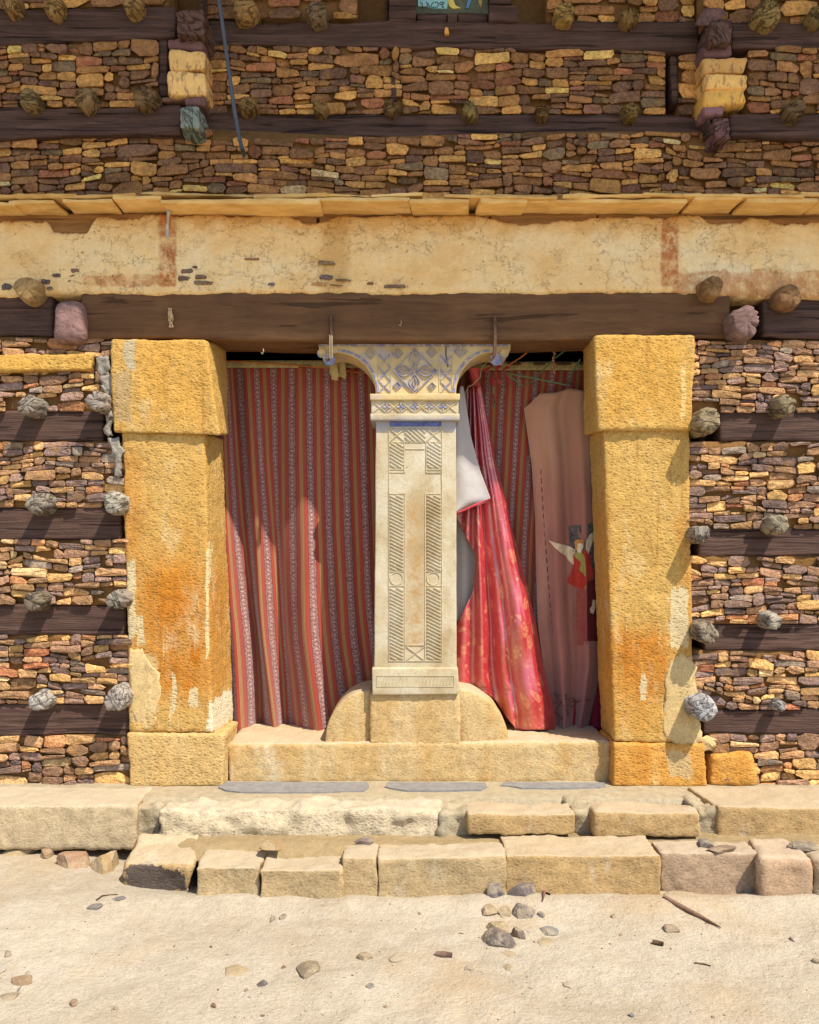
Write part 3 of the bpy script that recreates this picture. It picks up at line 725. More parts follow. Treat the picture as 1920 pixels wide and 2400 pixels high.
for (x, y, w, h, c) in ((107, 659, 22, 12, (96, 82, 74)), (134, 646, 24, 9, (110, 86, 70)), (180, 635, 26, 12, (92, 76, 66)), (168, 648, 16, 6, (110, 90, 70)), (16, 672, 24, 14, (92, 78, 72)),
                        (434, 653, 34, 15, (120, 94, 72)), (438, 636, 30, 10, (112, 88, 66)), (471, 649, 28, 10, (124, 96, 70)), (476, 662, 48, 11, (140, 110, 76)), (457, 626, 12, 6, (110, 84, 60)),
                        (765, 649, 32, 13, (78, 76, 82)), (742, 666, 48, 10, (214, 160, 90)), (766, 616, 40, 12, (140, 112, 72)), (805, 656, 36, 7, (130, 100, 70)), (788, 668, 28, 5, (120, 100, 80)),
                        (635, 667, 20, 9, (124, 110, 100)), (925, 672, 50, 8, (112, 92, 66)), (590, 608, 36, 6, (150, 100, 64)), (868, 665, 16, 5, (110, 88, 60)), (160, 660, 14, 6, (120, 100, 84)), (118, 676, 16, 7, (130, 112, 98))):
    vv, ff = stone_mesh(stone_poly(x - w / 2, x + w / 2, y + h / 2 + R.uniform(-3, 2), y + h / 2, y - h / 2, y - h / 2 + R.uniform(-3, 4), 0), YF - .007, YF + .02, .006, (R.gauss(0, .1), R.gauss(0, .15)))
    mobj('exposed_stone', vv, ff, M_rub, fr, False, rgb(*[q * .8 + 30 for q in c], 1.2))

# ------------------------------------------------------------------ slab ledge
def m_slab():
    m = Mat('ochre_slab'); n = m.noise(7, 6, .65, m.pos((1, 2, 4)))
    c = m.ramp(n, [(.3, rgb(206, 162, 96, 1.0)), (.5, rgb(226, 184, 112, 1.05)), (.75, rgb(236, 204, 144, 1.1))])
    c = m.mix(.45, c, m.ocol(), 'MULTIPLY')
    c = m.mix(m.math('MULTIPLY', m.step(m.noise(15, 5, .7), .6, .7), .3), c, rgb(140, 96, 50, 1.0))
    return m.done(c, .9, m.bump(m.noise(22, 6, .65, m.pos((1, 1, 4))), .6, .012), .15)
M_slab = m_slab()
led = thing('slab_ledge', 'drip ledge of overlapping ochre stone slabs above the plaster frieze', 'ledge', W(960, 500, -.2))
J = [XL0, 57, 163, 283, 398, 760, 972, 1106, 1222, 1594, 1712, 1884, XR0]
for i in range(len(J) - 1):
    yw, p = -.06, R.uniform(.175, .2) + (.015 if i > 8 else 0)
    za = Zw(502, -.11) + R.uniform(-.004, .004) + (.008 if i in (3, 2, 8) else 0) ; th = R.uniform(.016, .024); tl = R.uniform(-.006, .004)
    x0, x1 = Xw(J[i], -.11) + .004, Xw(J[i + 1], -.11) - .004
    sk = R.uniform(-.03, .03)
    zt = za + tl + (0.004 if i % 2 else -.002)
    c8 = [(x0 + sk, yw - p, zt + th), (x1 + sk * .6, yw - p - R.uniform(-.01, .01), zt + th), (x1 + sk * .6, yw - p, zt), (x0 + sk, yw - p, zt),
          (x0, yw + .1, za + th), (x1, yw + .1, za + th), (x1, yw + .1, za), (x0, yw + .1, za)]
    vv, ff = block_mesh(c8, r=.006, amp=.006, freq=6, fine=.002, ffreq=30, res=.025, seed=200 + i)
    mobj('slab', vv, ff, M_slab, led, True, (R.uniform(.8, 1.05),) * 3 + (1,))
for i, (a, b, py, yt, c) in enumerate(((XL0, 190, 474, -.29, .42), (150, 325, 463, -.29, .4), (336, 620, 462, -.30, .42), (600, 770, 466, -.30, .45), (755, 872, 472, -.30, .75), (870, 990, 470, -.29, 1.0),
                                   (1040, 1300, 466, -.30, .8), (1316, 1520, 460, -.29, .95), (1500, 1636, 455, -.30, .9), (1590, 1870, 460, -.31, .95), (1866, XR0, 466, -.3, .8))):
    yt += .045; z = Zw(502, -.11) + .022 + .004 * (i % 3); x0, x1 = Xw(a, -.2), Xw(b, -.2); th = R.uniform(.010, .016); s1 = R.uniform(-.006, .006)
    c8 = [(x0, yt, z + th - s1), (x1, yt + R.uniform(-.02, .02), z + th + s1), (x1, yt, z + s1), (x0, yt, z - s1), (x0, -.02, z + th + .012), (x1, -.02, z + th + .012), (x1, -.02, z + .012), (x0, -.02, z + .012)]
    vv, ff = block_mesh(c8, r=.004, amp=.007, freq=9, fine=.002, ffreq=35, res=.022, seed=230 + i)
    mobj('slab', vv, ff, M_slab, led, True, (c, c, c * .95, 1))
# short white drain pipe in front of the frieze
pp = MB().tube([W(396, 482, -.17), W(395, 500, -.165), W(393, 530, -.16), W(393, 556, -.158)], [.010, .0085, .0075, .0075], 10)
pp.tube([W(396, 487, -.168), W(395.6, 496, -.166)], .0125, 10)
o = pp.build('drain_pipe', m_plain('grey_plastic', rgb(206, 196, 180, .9), .5), None, True); tag(o, 'short thin whitish pipe hanging from the ledge over the red stripe', 'pipe')

# ------------------------------------------------------------------ lintel
lt = thing('door_lintel', 'massive smooth brown timber lintel spanning the whole doorway', 'lintel', W(960, 800, -.1))
q = [(192, 676), (1712, 684), (1712, 786), (192, 786)]
c = [W(*p, -.1) for p in [(192, 680), (1712, 684), (1712, 792), (192, 792)]]
vv, ff = block_mesh(c + [Vector((p.x, .17, p.z)) for p in c], r=.012, amp=.006, freq=2.6, fine=.0012, ffreq=22, res=.035, seed=300)
vv[:, 2] -= .014 * np.exp(-((vv[:, 0]) / .9) ** 4) * (vv[:, 2] < Zw(740, -.1))     # the underside sags lower over the opening
mobj('beam', vv, ff, M_lint, lt)
M_iron = m_plain('rusty_iron', rgb(96, 70, 56, .9), .75, 60, .35, .4)
for (px, t, b) in ((776, 738, 838), (1160, 738, 836)):
    s_ = MB().stroke([(px, t), (px + .5, (t + b) / 2), (px - 1, b)], 9, -.116, .007)
    s_.stroke([(px - 1, b - 1), (px - 8, b + 8), (px - 12, b + 3)], 6, -.116, .006)
    s_.build('iron_strap', M_iron, lt)
M_str = m_plain('pale_string', rgb(186, 168, 134, .8), .9)
for (px, py) in ((617, 818), (940, 752)):
    MB().tube([W(px, py, -.1), W(px + 1, py + 5, -.112), W(px - 2, py + 12, -.112), W(px - 5, py + 8, -.112)], .0022, 6).build('hook', M_str, lt)
tas = MB()
for k in range(7):
    x = 400 + R.uniform(-3, 3); pts = [W(x + R.uniform(-3, 3), 722 + 9 * j, -.118 - .004 * R.random()) for j in range(6)]
    tas.tube(pts, R.uniform(.002, .0045), 5)
tas.tube([W(400, 733, -.12), W(402, 745, -.124), W(399, 756, -.12)], .008, 7)
o = tas.build('tassel', m_plain('dirty_rag', rgb(190, 160, 120, 1.0), .95, 200, .7)); tag(o, 'small frayed white tassel nailed to the lintel left of the doorway', 'tassel')

# ------------------------------------------------------------------ jambs
CRM = rgb(232, 212, 164, .72)
def zj(py): return Zw(py, -.11)
def xj(px): return Xw(px, -.11)
OR1 = rgb(200, 122, 34, .8); OR2 = rgb(208, 138, 44, .8)
GRYP = rgb(200, 186, 152, .75); CEM = rgb(150, 142, 130, .75)
M_jl = m_hewn('left_jamb_sandstone', (228, 186, 110), (224, 172, 86), (242, 220, 168), .68,
    rects=[(xj(296), xj(322), zj(880), zj(790), .015, .022, GRYP), (xj(270), xj(316), zj(1000), zj(860), .012, .02, rgb(196, 166, 116, .75)),
           (xj(300), xj(372), zj(1716), zj(1520), .012, .022, rgb(216, 186, 128, .75)), (xj(296), xj(318), zj(1520), zj(1300), .01, .018, CRM),
           (xj(318), xj(340), zj(1520), zj(1430), .008, .02, CRM), (xj(404), xj(414), zj(1680), zj(1570), .004, .02, CRM), (xj(442), xj(466), zj(1670), zj(1600), .004, .02, CRM),
           (xj(486), xj(540), zj(1725), zj(1632), .01, .018, rgb(238, 224, 190, .8)), (xj(482), xj(490), zj(1560), zj(1250), .004, .012, rgb(236, 214, 160, .75))],
    orange=[(xj(292), xj(330), zj(1330), zj(1060), .9, OR1), (xj(330), xj(500), zj(1640), zj(1330), .95, OR1), (xj(500), xj(560), zj(1640), zj(1250), .6, OR2), (xj(360), xj(470), zj(1400), zj(1230), .45, OR2),
            (xj(320), xj(500), zj(990), zj(790), .5, rgb(224, 162, 60, .8))])
M_jr = m_hewn('right_jamb_sandstone', (228, 186, 108), (222, 172, 86), (242, 218, 164), .68,
    rects=[(xj(1562), xj(1640), zj(1740), zj(1530), .012, .024, rgb(220, 192, 134, .75)), (xj(1566), xj(1614), zj(1530), zj(1365), .006, .022, CRM),
           (xj(1500), xj(1514), zj(1650), zj(1570), .004, .018, CRM), (xj(1392), xj(1412), zj(806), zj(780), .006, .012, rgb(110, 88, 84, .9)), (xj(1434), xj(1450), zj(800), zj(780), .006, .012, rgb(110, 88, 84, .9)),
           (xj(1592), xj(1604), zj(1000), zj(840), .004, .012, rgb(240, 206, 134, .75))],
    orange=[(xj(1436), xj(1570), zj(1640), zj(1470), .95, OR1), (xj(1380), xj(1432), zj(1720), zj(1180), .6, OR2), (xj(1604), xj(1640), zj(1560), zj(1200), .8, OR1), (xj(1380), xj(1640), zj(1000), zj(780), .5, rgb(224, 162, 60, .8)),
            (xj(1430), xj(1560), zj(1726), zj(1640), .5, OR2)])
def jbase(name, base, k):
    return m_hewn(name, base, (214, 166, 92), (240, 218, 170), k, streak=.5)
M_jb = jbase('jamb_base_sandstone', (224, 190, 128), .74)
jl = thing('door_jamb', 'left door jamb of chiselled ochre sandstone with cemented outer edge', 'door jamb', W(400, 1828, -.12), 'door jambs')
jr = thing('door_jamb', 'right door jamb of chiselled ochre sandstone with smooth plaster patch near its foot', 'door jamb', W(1530, 1828, -.12), 'door jambs')
BK = dict(r=.014, amp=.006, freq=6, fine=.003, ffreq=60, res=.011)
pxblock('head_block', [(258, 793), (482, 797), (516, 1021), (266, 1014)], -.135, .17, M_jl, jl, back=[(300, 812), (530, 814), (538, 1019), (300, 1014)], seed=310, **BK)
pxblock('shaft', [(286, 1010), (480, 1014), (498, 1718), (303, 1716)], -.11, .22, M_jl, jl, back=[(310, 1022), (524, 1028), (549, 1706), (330, 1706)], seed=311, **BK)
pxblock('base_block', [(296, 1719), (527, 1721), (523, 1845), (302, 1845)], -.125, .2, M_jb, jl, seed=312, **BK)
pxblock('head_block', [(1392, 786), (1631, 784), (1620, 1008), (1402, 1009)], -.135, .17, M_jr, jr, back=[(1367, 800), (1600, 800), (1590, 1016), (1367, 1022)], seed=313, **BK)
pxblock('shaft', [(1413, 1004), (1615, 1004), (1628, 1740), (1440, 1740)], -.11, .22, M_jr, jr, back=[(1380, 1020), (1590, 1020), (1600, 1708), (1408, 1708)], seed=314, **BK)
M_jb2 = m_hewn('orange_base_sandstone', (224, 172, 92), (210, 136, 48), (236, 208, 150), .78, rects=[(xj(1560), xj(1620), zj(1830), zj(1750), .015, .03, rgb(218, 188, 134, .75))], streak=.8)
pxblock('base_block', [(1439, 1742), (1652, 1745), (1657, 1845), (1436, 1845)], -.125, .2, M_jb2, jr, seed=315, **BK)
# plaster skin and cement smears on the jambs
M_pat = m_hewn('smooth_plaster', (222, 194, 138), (212, 178, 118), (236, 214, 166), .8, chis=.35)
M_cem = m_plain('grey_cement', rgb(176, 166, 150, .72), .95, 30, .3, .9, .1, .02)
def patch(name, poly, y, th, mat, par, seed, amp=.004):
    """thin daubed patch of plaster: outline in photo px, soft edge, lumpy face"""
    n = len(poly); cx = sum(p[0] for p in poly) / n; cy = sum(p[1] for p in poly) / n; pts = []
    for i in range(n):
        a, b = poly[i], poly[(i + 1) % n]
        for t in (0, .25, .5, .75): pts.append((a[0] + (b[0] - a[0]) * t + R.uniform(-4.5, 4.5), a[1] + (b[1] - a[1]) * t + R.uniform(-4.5, 4.5)))
    n = len(pts); v = []
    for k, dy in ((1.0, .012), (.96, -th * .4), (.88, -th * .85), (.7, -th), (.45, -th), (.2, -th)):
        for p in pts: v.append(tuple(W(cx + (p[0] - cx) * k, cy + (p[1] - cy) * k, y + dy)))
    v.append(tuple(W(cx, cy, y - th))); v = np.array(v); v[n:, 1] += amp * fbm(v[n:], 22, 3, seed)
    f = [(r_ * n + i, r_ * n + (i + 1) % n, (r_ + 1) * n + (i + 1) % n, (r_ + 1) * n + i) for r_ in range(5) for i in range(n)]
    f += [(5 * n + i, 5 * n + (i + 1) % n, 6 * n) for i in range(n)]
    return mobj(name, v, f, mat, par)
patch('plaster_patch', [(1572, 1540), (1600, 1524), (1632, 1560), (1634, 1640), (1640, 1700), (1648, 1738), (1630, 1756), (1590, 1752), (1560, 1735), (1548, 1690), (1562, 1640), (1556, 1590)], -.109, .006, M_pat, jr, 1, .007)
patch('plaster_patch', [(304, 1520), (334, 1512), (356, 1560), (378, 1580), (376, 1640), (366, 1712), (322, 1716), (306, 1660)], -.109, .005, M_pat, jl, 2, .007)
for k, q in enumerate(([(222, 838), (250, 834), (262, 856), (258, 880), (232, 882)], [(238, 880), (264, 876), (270, 920), (250, 930), (238, 905)], [(246, 925), (270, 920), (272, 975), (256, 985), (246, 960)],
                       [(248, 970), (268, 970), (262, 1025), (244, 1015)], [(256, 1022), (280, 1024), (292, 1060), (280, 1090), (262, 1070)], [(270, 1070), (288, 1075), (288, 1120), (272, 1115)])):
    patch('cement_smear', q, -.103, .011, M_cem, jl, 10 + k, .014)
o = patch('gap_cement', [(1634, 1764), (1666, 1762), (1690, 1742), (1680, 1728), (1640, 1724)], -.095, .012, M_pat, jr, 22, .01)
o = pxblock('corner_stone', [(1664, 1768), (1768, 1764), (1786, 1845), (1662, 1845)], -.12, .1, M_jb2, None, r=.03, amp=.008, freq=7, fine=.004, ffreq=60, res=.014, seed=316); tag(o, 'squat orange sandstone block at the foot of the right wall', 'stone block')
o = pxblock('corner_stone', [(XL0, 829), (214, 829), (212, 868), (XL0, 872)], -.126, .1, m_hewn('long_yellow_stone', (222, 176, 92), (214, 156, 70), (238, 204, 130), .8), None, r=.012, amp=.006, freq=7, fine=.004, ffreq=60, res=.014, seed=317); tag(o, 'long yellow chiselled block lying in the left wall under the lintel line', 'stone block')

# ------------------------------------------------------------------ threshold and carved pillar
M_sill = m_hewn('threshold_sandstone', (230, 200, 146), (214, 168, 98), (244, 228, 190), .68, streak=.8, chis=.5, dusty=True)
th_o = pxblock('threshold_stone', [(530, 1742), (1434, 1738), (1428, 1838), (536, 1838)], -.04, .42, M_sill, None, r=.02, amp=.006, freq=5, fine=.004, ffreq=55, res=.015, seed=320)
tag(th_o, 'long pale sandstone threshold under the double doorway', 'threshold')
def m_lime():
    m = Mat('carved_limestone'); k = .76
    n = m.noise(4.5, 6, .65); n2 = m.noise(50, 4, .7)
    c = m.ramp(n, [(.3, rgb(186, 160, 116, k)), (.5, rgb(214, 198, 162, k)), (.7, rgb(230, 220, 194, k))])
    c = m.mix(.5, c, m.ramp(n2, [(.25, .8), (.75, 1.15)]), 'MULTIPLY')
    br = m.math('MULTIPLY', m.rect(Xw(950), Xw(998), Zw(1520), Zw(1160), .04, .05, 8), m.ramp(m.noise(18, 5, .7), [(.4, 0.), (.6, .8)]))
    c = m.mix(br, c, rgb(190, 146, 82, k))
    sp = m.step(m.noise(42, 4, .6), .66, .72)
    c = m.mix(m.math('MULTIPLY', sp, .55), c, rgb(120, 84, 50, k))
    gr = m.math('MULTIPLY', m.step(m.noise(10, 6, .75, m.pos((1.4, 1, .7))), .52, .68), .35)
    c = m.mix(gr, c, rgb(170, 138, 90, k))
    bl = m.math('MULTIPLY', m.rect(Xw(860), Xw(1080), Zw(1010), Zw(984), .02, .03, 10), .7)
    c = m.mix(bl, c, rgb(168, 170, 190, k))
    h = m.math('ADD', n2, m.math('MULTIPLY', m.noise(130, 3, .6), .4))
    return m.done(c, .85, m.bump(h, .35, .006), .2)
M_lime = m_lime()
def m_cap():
    m = Mat('blue_washed_limestone'); k = .84
    n = m.noise(14, 5, .65)
    c = m.ramp(m.noise(5, 5, .6), [(.35, rgb(206, 174, 116, k)), (.65, rgb(228, 204, 152, k))])
    c = m.mix(m.math('MULTIPLY', m.step(n, .5, .66), .55), c, rgb(166, 168, 190, k))
    return m.done(c, .85, m.bump(m.noise(60, 4, .65), .4, .006), .2)
M_cap = m_cap()
def m_blue():
    m = Mat('worn_blue_paint'); n = m.noise(34, 5, .7)
    c = m.ramp(n, [(.34, rgb(124, 126, 168, .85)), (.5, rgb(158, 156, 176, .85)), (.62, rgb(214, 196, 158, .85))])
    return m.done(c, .85, m.bump(n, .4, .006), .2)
M_blue = m_blue()
M_groove = m_plain('worn_relief', rgb(206, 190, 152, .85), .85, 30, .25, .4)
pil = thing('carved_pillar', 'carved limestone pillar with blue painted bracket capital dividing the doorway', 'pillar', W(972, 1745, .1))
YP = -.02
# base: centre block with two rounded shoulders
pxblock('base_block', [(868, 1626), (1078, 1626), (1080, 1780), (866, 1780)], -.036, .34, M_sill, pil, r=.012, amp=.004, freq=6, fine=.003, ffreq=60, res=.014, seed=330)
def shoulder(side):
    n = 18; x0, x1 = (872, 762) if side < 0 else (1074, 1192)
    arc = [(x0, 1752)] + [(x1, 1752)] + [(x1 - (x1 - x0) * (1 - math.cos(math.pi / 2 * t / n)), 1738 - 122 * math.sin(math.pi / 2 * t / n)) for t in range(n + 1)]
    if side < 0: arc = arc[::-1]
    n = len(arc); rings = []; cxx = (x0 * .6 + x1 * .4); cyy = 1700
    for (k, y) in ((.0, -.006), (.5, -.006), (.93, -.006), (.975, -.003), (1.0, .01), (1.0, .1), (1.0, .2), (1.0, .3)):
        rr_ = []
        for (px, py) in arc:
            p = W(px, py, 0.0); c_ = W(cxx, cyy, 0.0); q = c_ + (p - c_) * k; rr_.append((q.x, y, q.z))
        rings.append(rr_)
    v = np.array(rings).reshape(-1, 3); v += np.stack([fbm(v, 9, 2, 1), fbm(v, 9, 2, 2), fbm(v, 9, 2, 3)], -1) * .002
    f = [(a * n + i, a * n + (i + 1) % n, (a + 1) * n + (i + 1) % n, (a + 1) * n + i) for a in range(len(rings) - 1) for i in range(n)]
    mobj('base_shoulder', v, f, M_sill, pil)
shoulder(-1); shoulder(1)
LK = dict(r=.006, amp=.0015, freq=6, fine=.0006, ffreq=60, res=.03)
fo = pxblock('foot_block', [(872, 1566), (1074, 1566), (1076, 1628), (873, 1629)], -.055, .26, M_lime, pil, seed=331, **LK)
fr_ = MB().stroke([(883, 1584), (1064, 1584), (1064, 1609), (883, 1609)], 3, -.055, .003, True)
for k in range(22):
    x = 888 + k * 8; fr_.stroke([(x, 1606), (x + 6, 1587)], 3, -.055, .0025)
fr_.build('foot_carving', M_groove, fo)
sh = pxblock('shaft', [(881, 980), (1069, 980), (1071, 1568), (877, 1568)], YP, .22, M_lime, pil, seed=332, **LK)
def hatch(par, x0, x1, y0, y1, n, slope=.55, w=4.2, mat=M_lime):
    b = MB(); hgt = (x1 - x0) * slope
    for k in range(n + 1):
        ya = y0 - hgt + (y1 - y0 + hgt) * k / n; a = (x0, ya); c_ = (x1, ya + hgt)
        # clip to the field
        if a[1] < y0: a = (x0 + (y0 - a[1]) / slope, y0)
        if c_[1] > y1: c_ = (x1 - (c_[1] - y1) / slope, y1)
        if c_[0] - a[0] > 3: b.stroke([a, c_], w, YP, .0065)
    b.build('hatch_carving', mat, par)
hatch(sh, 950, 998, 1003, 1034, 7, .9, 4)
hatch(sh, 914, 946, 1038, 1096, 9, .6); hatch(sh, 1001, 1034, 1038, 1096, 9, .6)
for (a, b) in ((914, 946), (1001, 1034)):
    hatch(sh, a, b, 1160, 1337, 23, .5, 4.4); hatch(sh, a, b, 1377, 1546, 22, .5, 4.4)
pf = MB()
for pts in ([(913, 1002), (1035, 1002)], [(913, 1036), (1035, 1036)], [(948, 1036), (948, 1108)], [(999, 1036), (999, 1108)], [(914, 1100), (946, 1100)], [(1001, 1100), (1034, 1100)], [(914, 1107), (950, 1107)], [(998, 1107), (1034, 1107)],
            [(914, 1157), (950, 1157)], [(997, 1157), (1034, 1157)], [(949, 1157), (949, 1548)], [(997, 1157), (997, 1548)], [(951, 1052), (996, 1052)], [(950, 1512), (997, 1512)],
            [(914, 1339), (948, 1339)], [(914, 1373), (948, 1373)], [(999, 1339), (1034, 1339)], [(999, 1373), (1034, 1373)], [(912, 986), (912, 1549)], [(1036, 986), (1036, 1549)], [(912, 1549), (1036, 1549)]):
    pf.stroke(pts, 2.6, YP, .004)
pf.build('panel_frame', M_groove, sh)
def crossbox(par, x0, x1, y0, y1, y, mat, nm_='cross_carving', w=3.0, petals=False):
    b = MB(); b.stroke([(x0, y0), (x1, y1)], w, y, .005); b.stroke([(x0, y1), (x1, y0)], w, y, .005)
    if petals:
        cx, cy = (x0 + x1) / 2, (y0 + y1) / 2; r_ = min(x1 - x0, y1 - y0) * .42
        b.stroke([(cx - r_, cy), (cx + r_, cy)], w * 1.2, y, .006); b.stroke([(cx, cy - r_), (cx, cy + r_)], w * 1.2, y, .006)
    b.build(nm_, mat, par)
crossbox(sh, 914, 948, 1004, 1034, YP, M_groove); crossbox(sh, 1000, 1034, 1004, 1034, YP, M_groove); crossbox(sh, 953, 995, 1515, 1547, YP, M_groove)
for cx in (930, 1016):
    MB().stroke([(cx + 15 * math.cos(t * .35), 1356 + 15 * math.sin(t * .35)) for t in range(18)], 3, YP, .004, True).build('roundel_carving', M_groove, sh)
bp = MB().box((Xw(914, YP), YP - .0035, Zw(999, YP)), (Xw(1034, YP), YP + .01, Zw(985, YP))); bp.build('blue_band', m_plain('strong_blue_paint', rgb(104, 114, 166, .8), .8, 40, .6, .3), sh)
# collar
co = pxblock('collar', [(870, 934), (1075, 934), (1075, 974), (870, 974)], -.035, .24, M_lime, pil, seed=333, **LK)
pxblock('upper_moulding', [(866, 922), (1079, 922), (1078, 938), (867, 938)], -.05, .25, M_cap, co, seed=334, **LK)
pxblock('lower_moulding', [(867, 969), (1078, 969), (1077, 985), (868, 985)], -.05, .25, M_lime, co, seed=335, **LK)
for k in range(6): crossbox(co, 874 + k * 33, 906 + k * 33, 941, 967, -.035, M_cap if k % 2 else M_groove, petals=False)
for k in range(5):
    b = MB(); cx = 907 + 33 * k
    for t in range(4):
        a = t * math.pi / 2; b.stroke([(cx + 2 * math.cos(a), 954 + 2 * math.sin(a)), (cx + 11 * math.cos(a), 954 + 11 * math.sin(a))], 5, -.035, .006)
    b.build('star_carving', M_blue, co)
# bracket capital
Ny = 20; arcL = [(788 + 93 * math.sin(math.pi / 2 * t / Ny), 826 + 97 * (1 - math.cos(math.pi / 2 * t / Ny))) for t in range(Ny + 1)]
arcR = [(1154 - 85 * math.sin(math.pi / 2 * t / Ny), 826 + 97 * (1 - math.cos(math.pi / 2 * t / Ny))) for t in range(Ny + 1)]
outl = [(746, 804), (748, 822), (756, 834), (772, 832)] + arcL + list(reversed(arcR)) + [(1170, 832), (1188, 834), (1196, 822), (1198, 804)]
cp = MB().prism(outl, YP, .2).build('capital', M_cap, pil)
for (cx, s_) in ((772, -1), (1164, 1)):
    t_ = MB().tube([W(cx, 842, YP - .012), W(cx, 842, .06), W(cx, 842, .19)], [.030, .030, .028], 16); t_.build('scroll', M_blue, cp, True)
    t_ = MB().tube([W(cx + s_ * 18, 828, YP - .008), W(cx + s_ * 18, 828, .19)], [.022, .022], 14); t_.build('scroll', M_cap, cp, True)
MB().stroke([(748, 809), (1196, 809)], 8, YP, .006).build('top_fillet', M_blue, cp)
for arc_ in (arcL, arcR):
    off = 1 if arc_ is arcL else -1
    MB().stroke([(p[0] + off * 5, p[1] - 4) for p in arc_], 7, YP, .006).build('arch_fillet', M_blue, cp)
fb = MB(); CXf, CYf = 972, 869
def petal(cx, cy, a, r0, r1, wd):
    pts = []
    for t in range(11):
        s_ = t / 10; rr_ = r0 + (r1 - r0) * s_; o_ = wd * math.sin(math.pi * s_); pts.append((cx + rr_ * math.cos(a) - o_ * math.sin(a), cy + rr_ * math.sin(a) + o_ * math.cos(a)))
    for t in range(9, 0, -1):
        s_ = t / 10; rr_ = r0 + (r1 - r0) * s_; o_ = -wd * math.sin(math.pi * s_); pts.append((cx + rr_ * math.cos(a) - o_ * math.sin(a), cy + rr_ * math.sin(a) + o_ * math.cos(a)))
    return pts
for k in range(4):
    fb.stroke(petal(CXf, CYf, k * math.pi / 2, 7, 47, 12), 3.2, YP, .010, True)
    fb.stroke(petal(CXf, CYf, k * math.pi / 2, 14, 40, 4), 2.4, YP, .008, True)
fb.stroke([(CXf + 6 * math.cos(t * .7), CYf + 6 * math.sin(t * .7)) for t in range(9)], 3, YP, .007, True)
fb.build('flower_carving', M_blue, cp)
MB().stroke([(923, 869), (972, 816), (1024, 869), (972, 921)], 4, YP, .010, True).build('diamond_carving', M_blue, cp)
for (cx, cy, r_) in ((869, 828, 13), (932, 828, 12), (1012, 825, 12), (1080, 824, 14), (932, 903, 9), (1013, 904, 9)):
    b = MB().stroke([(cx - r_, cy), (cx, cy - r_), (cx + r_, cy), (cx, cy + r_)], 3.2, YP, .008, True); b.stroke([(cx - r_ * .4, cy), (cx, cy - r_ * .4), (cx + r_ * .4, cy), (cx, cy + r_ * .4)], 2.4, YP, .004, True)
    b.build('lozenge_carving', M_blue, cp)
for (xa, xb, rows) in ((889, 914, ((831, 860), (862, 890), (892, 920))), (1033, 1058, ((834, 860), (866, 890), (894, 920)))):
    for (a, b_) in rows: crossbox(cp, xa, xb, a, b_, YP, M_blue, w=4)
vl = MB()
for x in (886, 916, 1030, 1060): vl.stroke([(x, 814 if x in (916, 1030) else 830), (x, 921)], 2.4, YP, .003)
vl.build('divider_carving', M_groove, cp)
MB().stroke([(1046, 808), (1045, 830), (1048, 845), (1050, 860)], 2.2, YP - .003, .0015).build('crack', M_dark, cp)
# string and ragged cloth tied round the two straps
rg = MB()
for k in range(8):
    x = 776 + R.uniform(-4, 4); rg.tube([W(x, 786 + 6 * j + R.uniform(-2, 2), -.125 - .003 * k % .01) for j in range(10)], .0014, 5)
o = rg.build('string_bundle', M_str); tag(o, 'bundle of pale string tied round the iron strap at the capital left end', 'string')

# ------------------------------------------------------------------ curtains
def interp_rows(rows, ys):
    """rows: list of (py, [values]); linear-smooth interpolation over py"""
    P = np.array([r_[0] for r_ in rows], float); V = np.array([r_[1] for r_ in rows], float)
    out = np.stack([np.interp(ys, P, V[:, k]) for k in range(V.shape[1])], 1)
    k = np.ones(9) / 9
    pad = np.pad(out, ((4, 4), (0, 0)), 'edge')
    return np.stack([np.convolve(pad[:, c_], k, 'valid') for c_ in range(out.shape[1])], 1)
def cloth(name, mat, parent, ys, px, yy, uu, vscale=1.0, wob=.002, seed=0, thick=.003):
    """px, yy, uu: arrays rows x columns (photo px, depth, cloth coordinate)"""
    nr, nc = px.shape; v = np.zeros((nr, nc, 3)); k = (D + yy) / F
    v[..., 0] = (px - CX) * k; v[..., 1] = yy; v[..., 2] = H - (ys[:, None] - HY) * k if ys.ndim == 1 else H - (ys - HY) * k
    fl = v.reshape(-1, 3); fl[:, 1] += wob * fbm(fl * np.array([1, 0, .4]), 9, 2, seed)
    uv = np.stack([uu.ravel(), (fl[:, 2]) * vscale], -1)
    f = [(j * nc + i, (j + 1) * nc + i, (j + 1) * nc + i + 1, j * nc + i + 1) for j in range(nr - 1) for i in range(nc - 1)]
    o = mobj(name, fl, f, mat, parent, True, None, uv)
    if thick:
        md = o.modifiers.new('thickness', 'SOLIDIFY'); md.thickness = thick; md.offset = 1
    return o
def spline(xk, yk, x):
    """smooth (monotone-ish) interpolation through knots, rows x knots -> rows x len(x)"""
    xk = np.asarray(xk, float); out = np.zeros((yk.shape[0], len(x)))
    t = np.gradient(yk, xk, axis=1)
    i = np.clip(np.searchsorted(xk, x) - 1, 0, len(xk) - 2); h = xk[i + 1] - xk[i]; s = (x - xk[i]) / h
    a, b = yk[:, i], yk[:, i + 1]; ta, tb = t[:, i], t[:, i + 1]
    return a * (2 * s ** 3 - 3 * s ** 2 + 1) + ta * h * (s ** 3 - 2 * s ** 2 + s) + b * (-2 * s ** 3 + 3 * s ** 2) + tb * h * (s ** 3 - s ** 2)
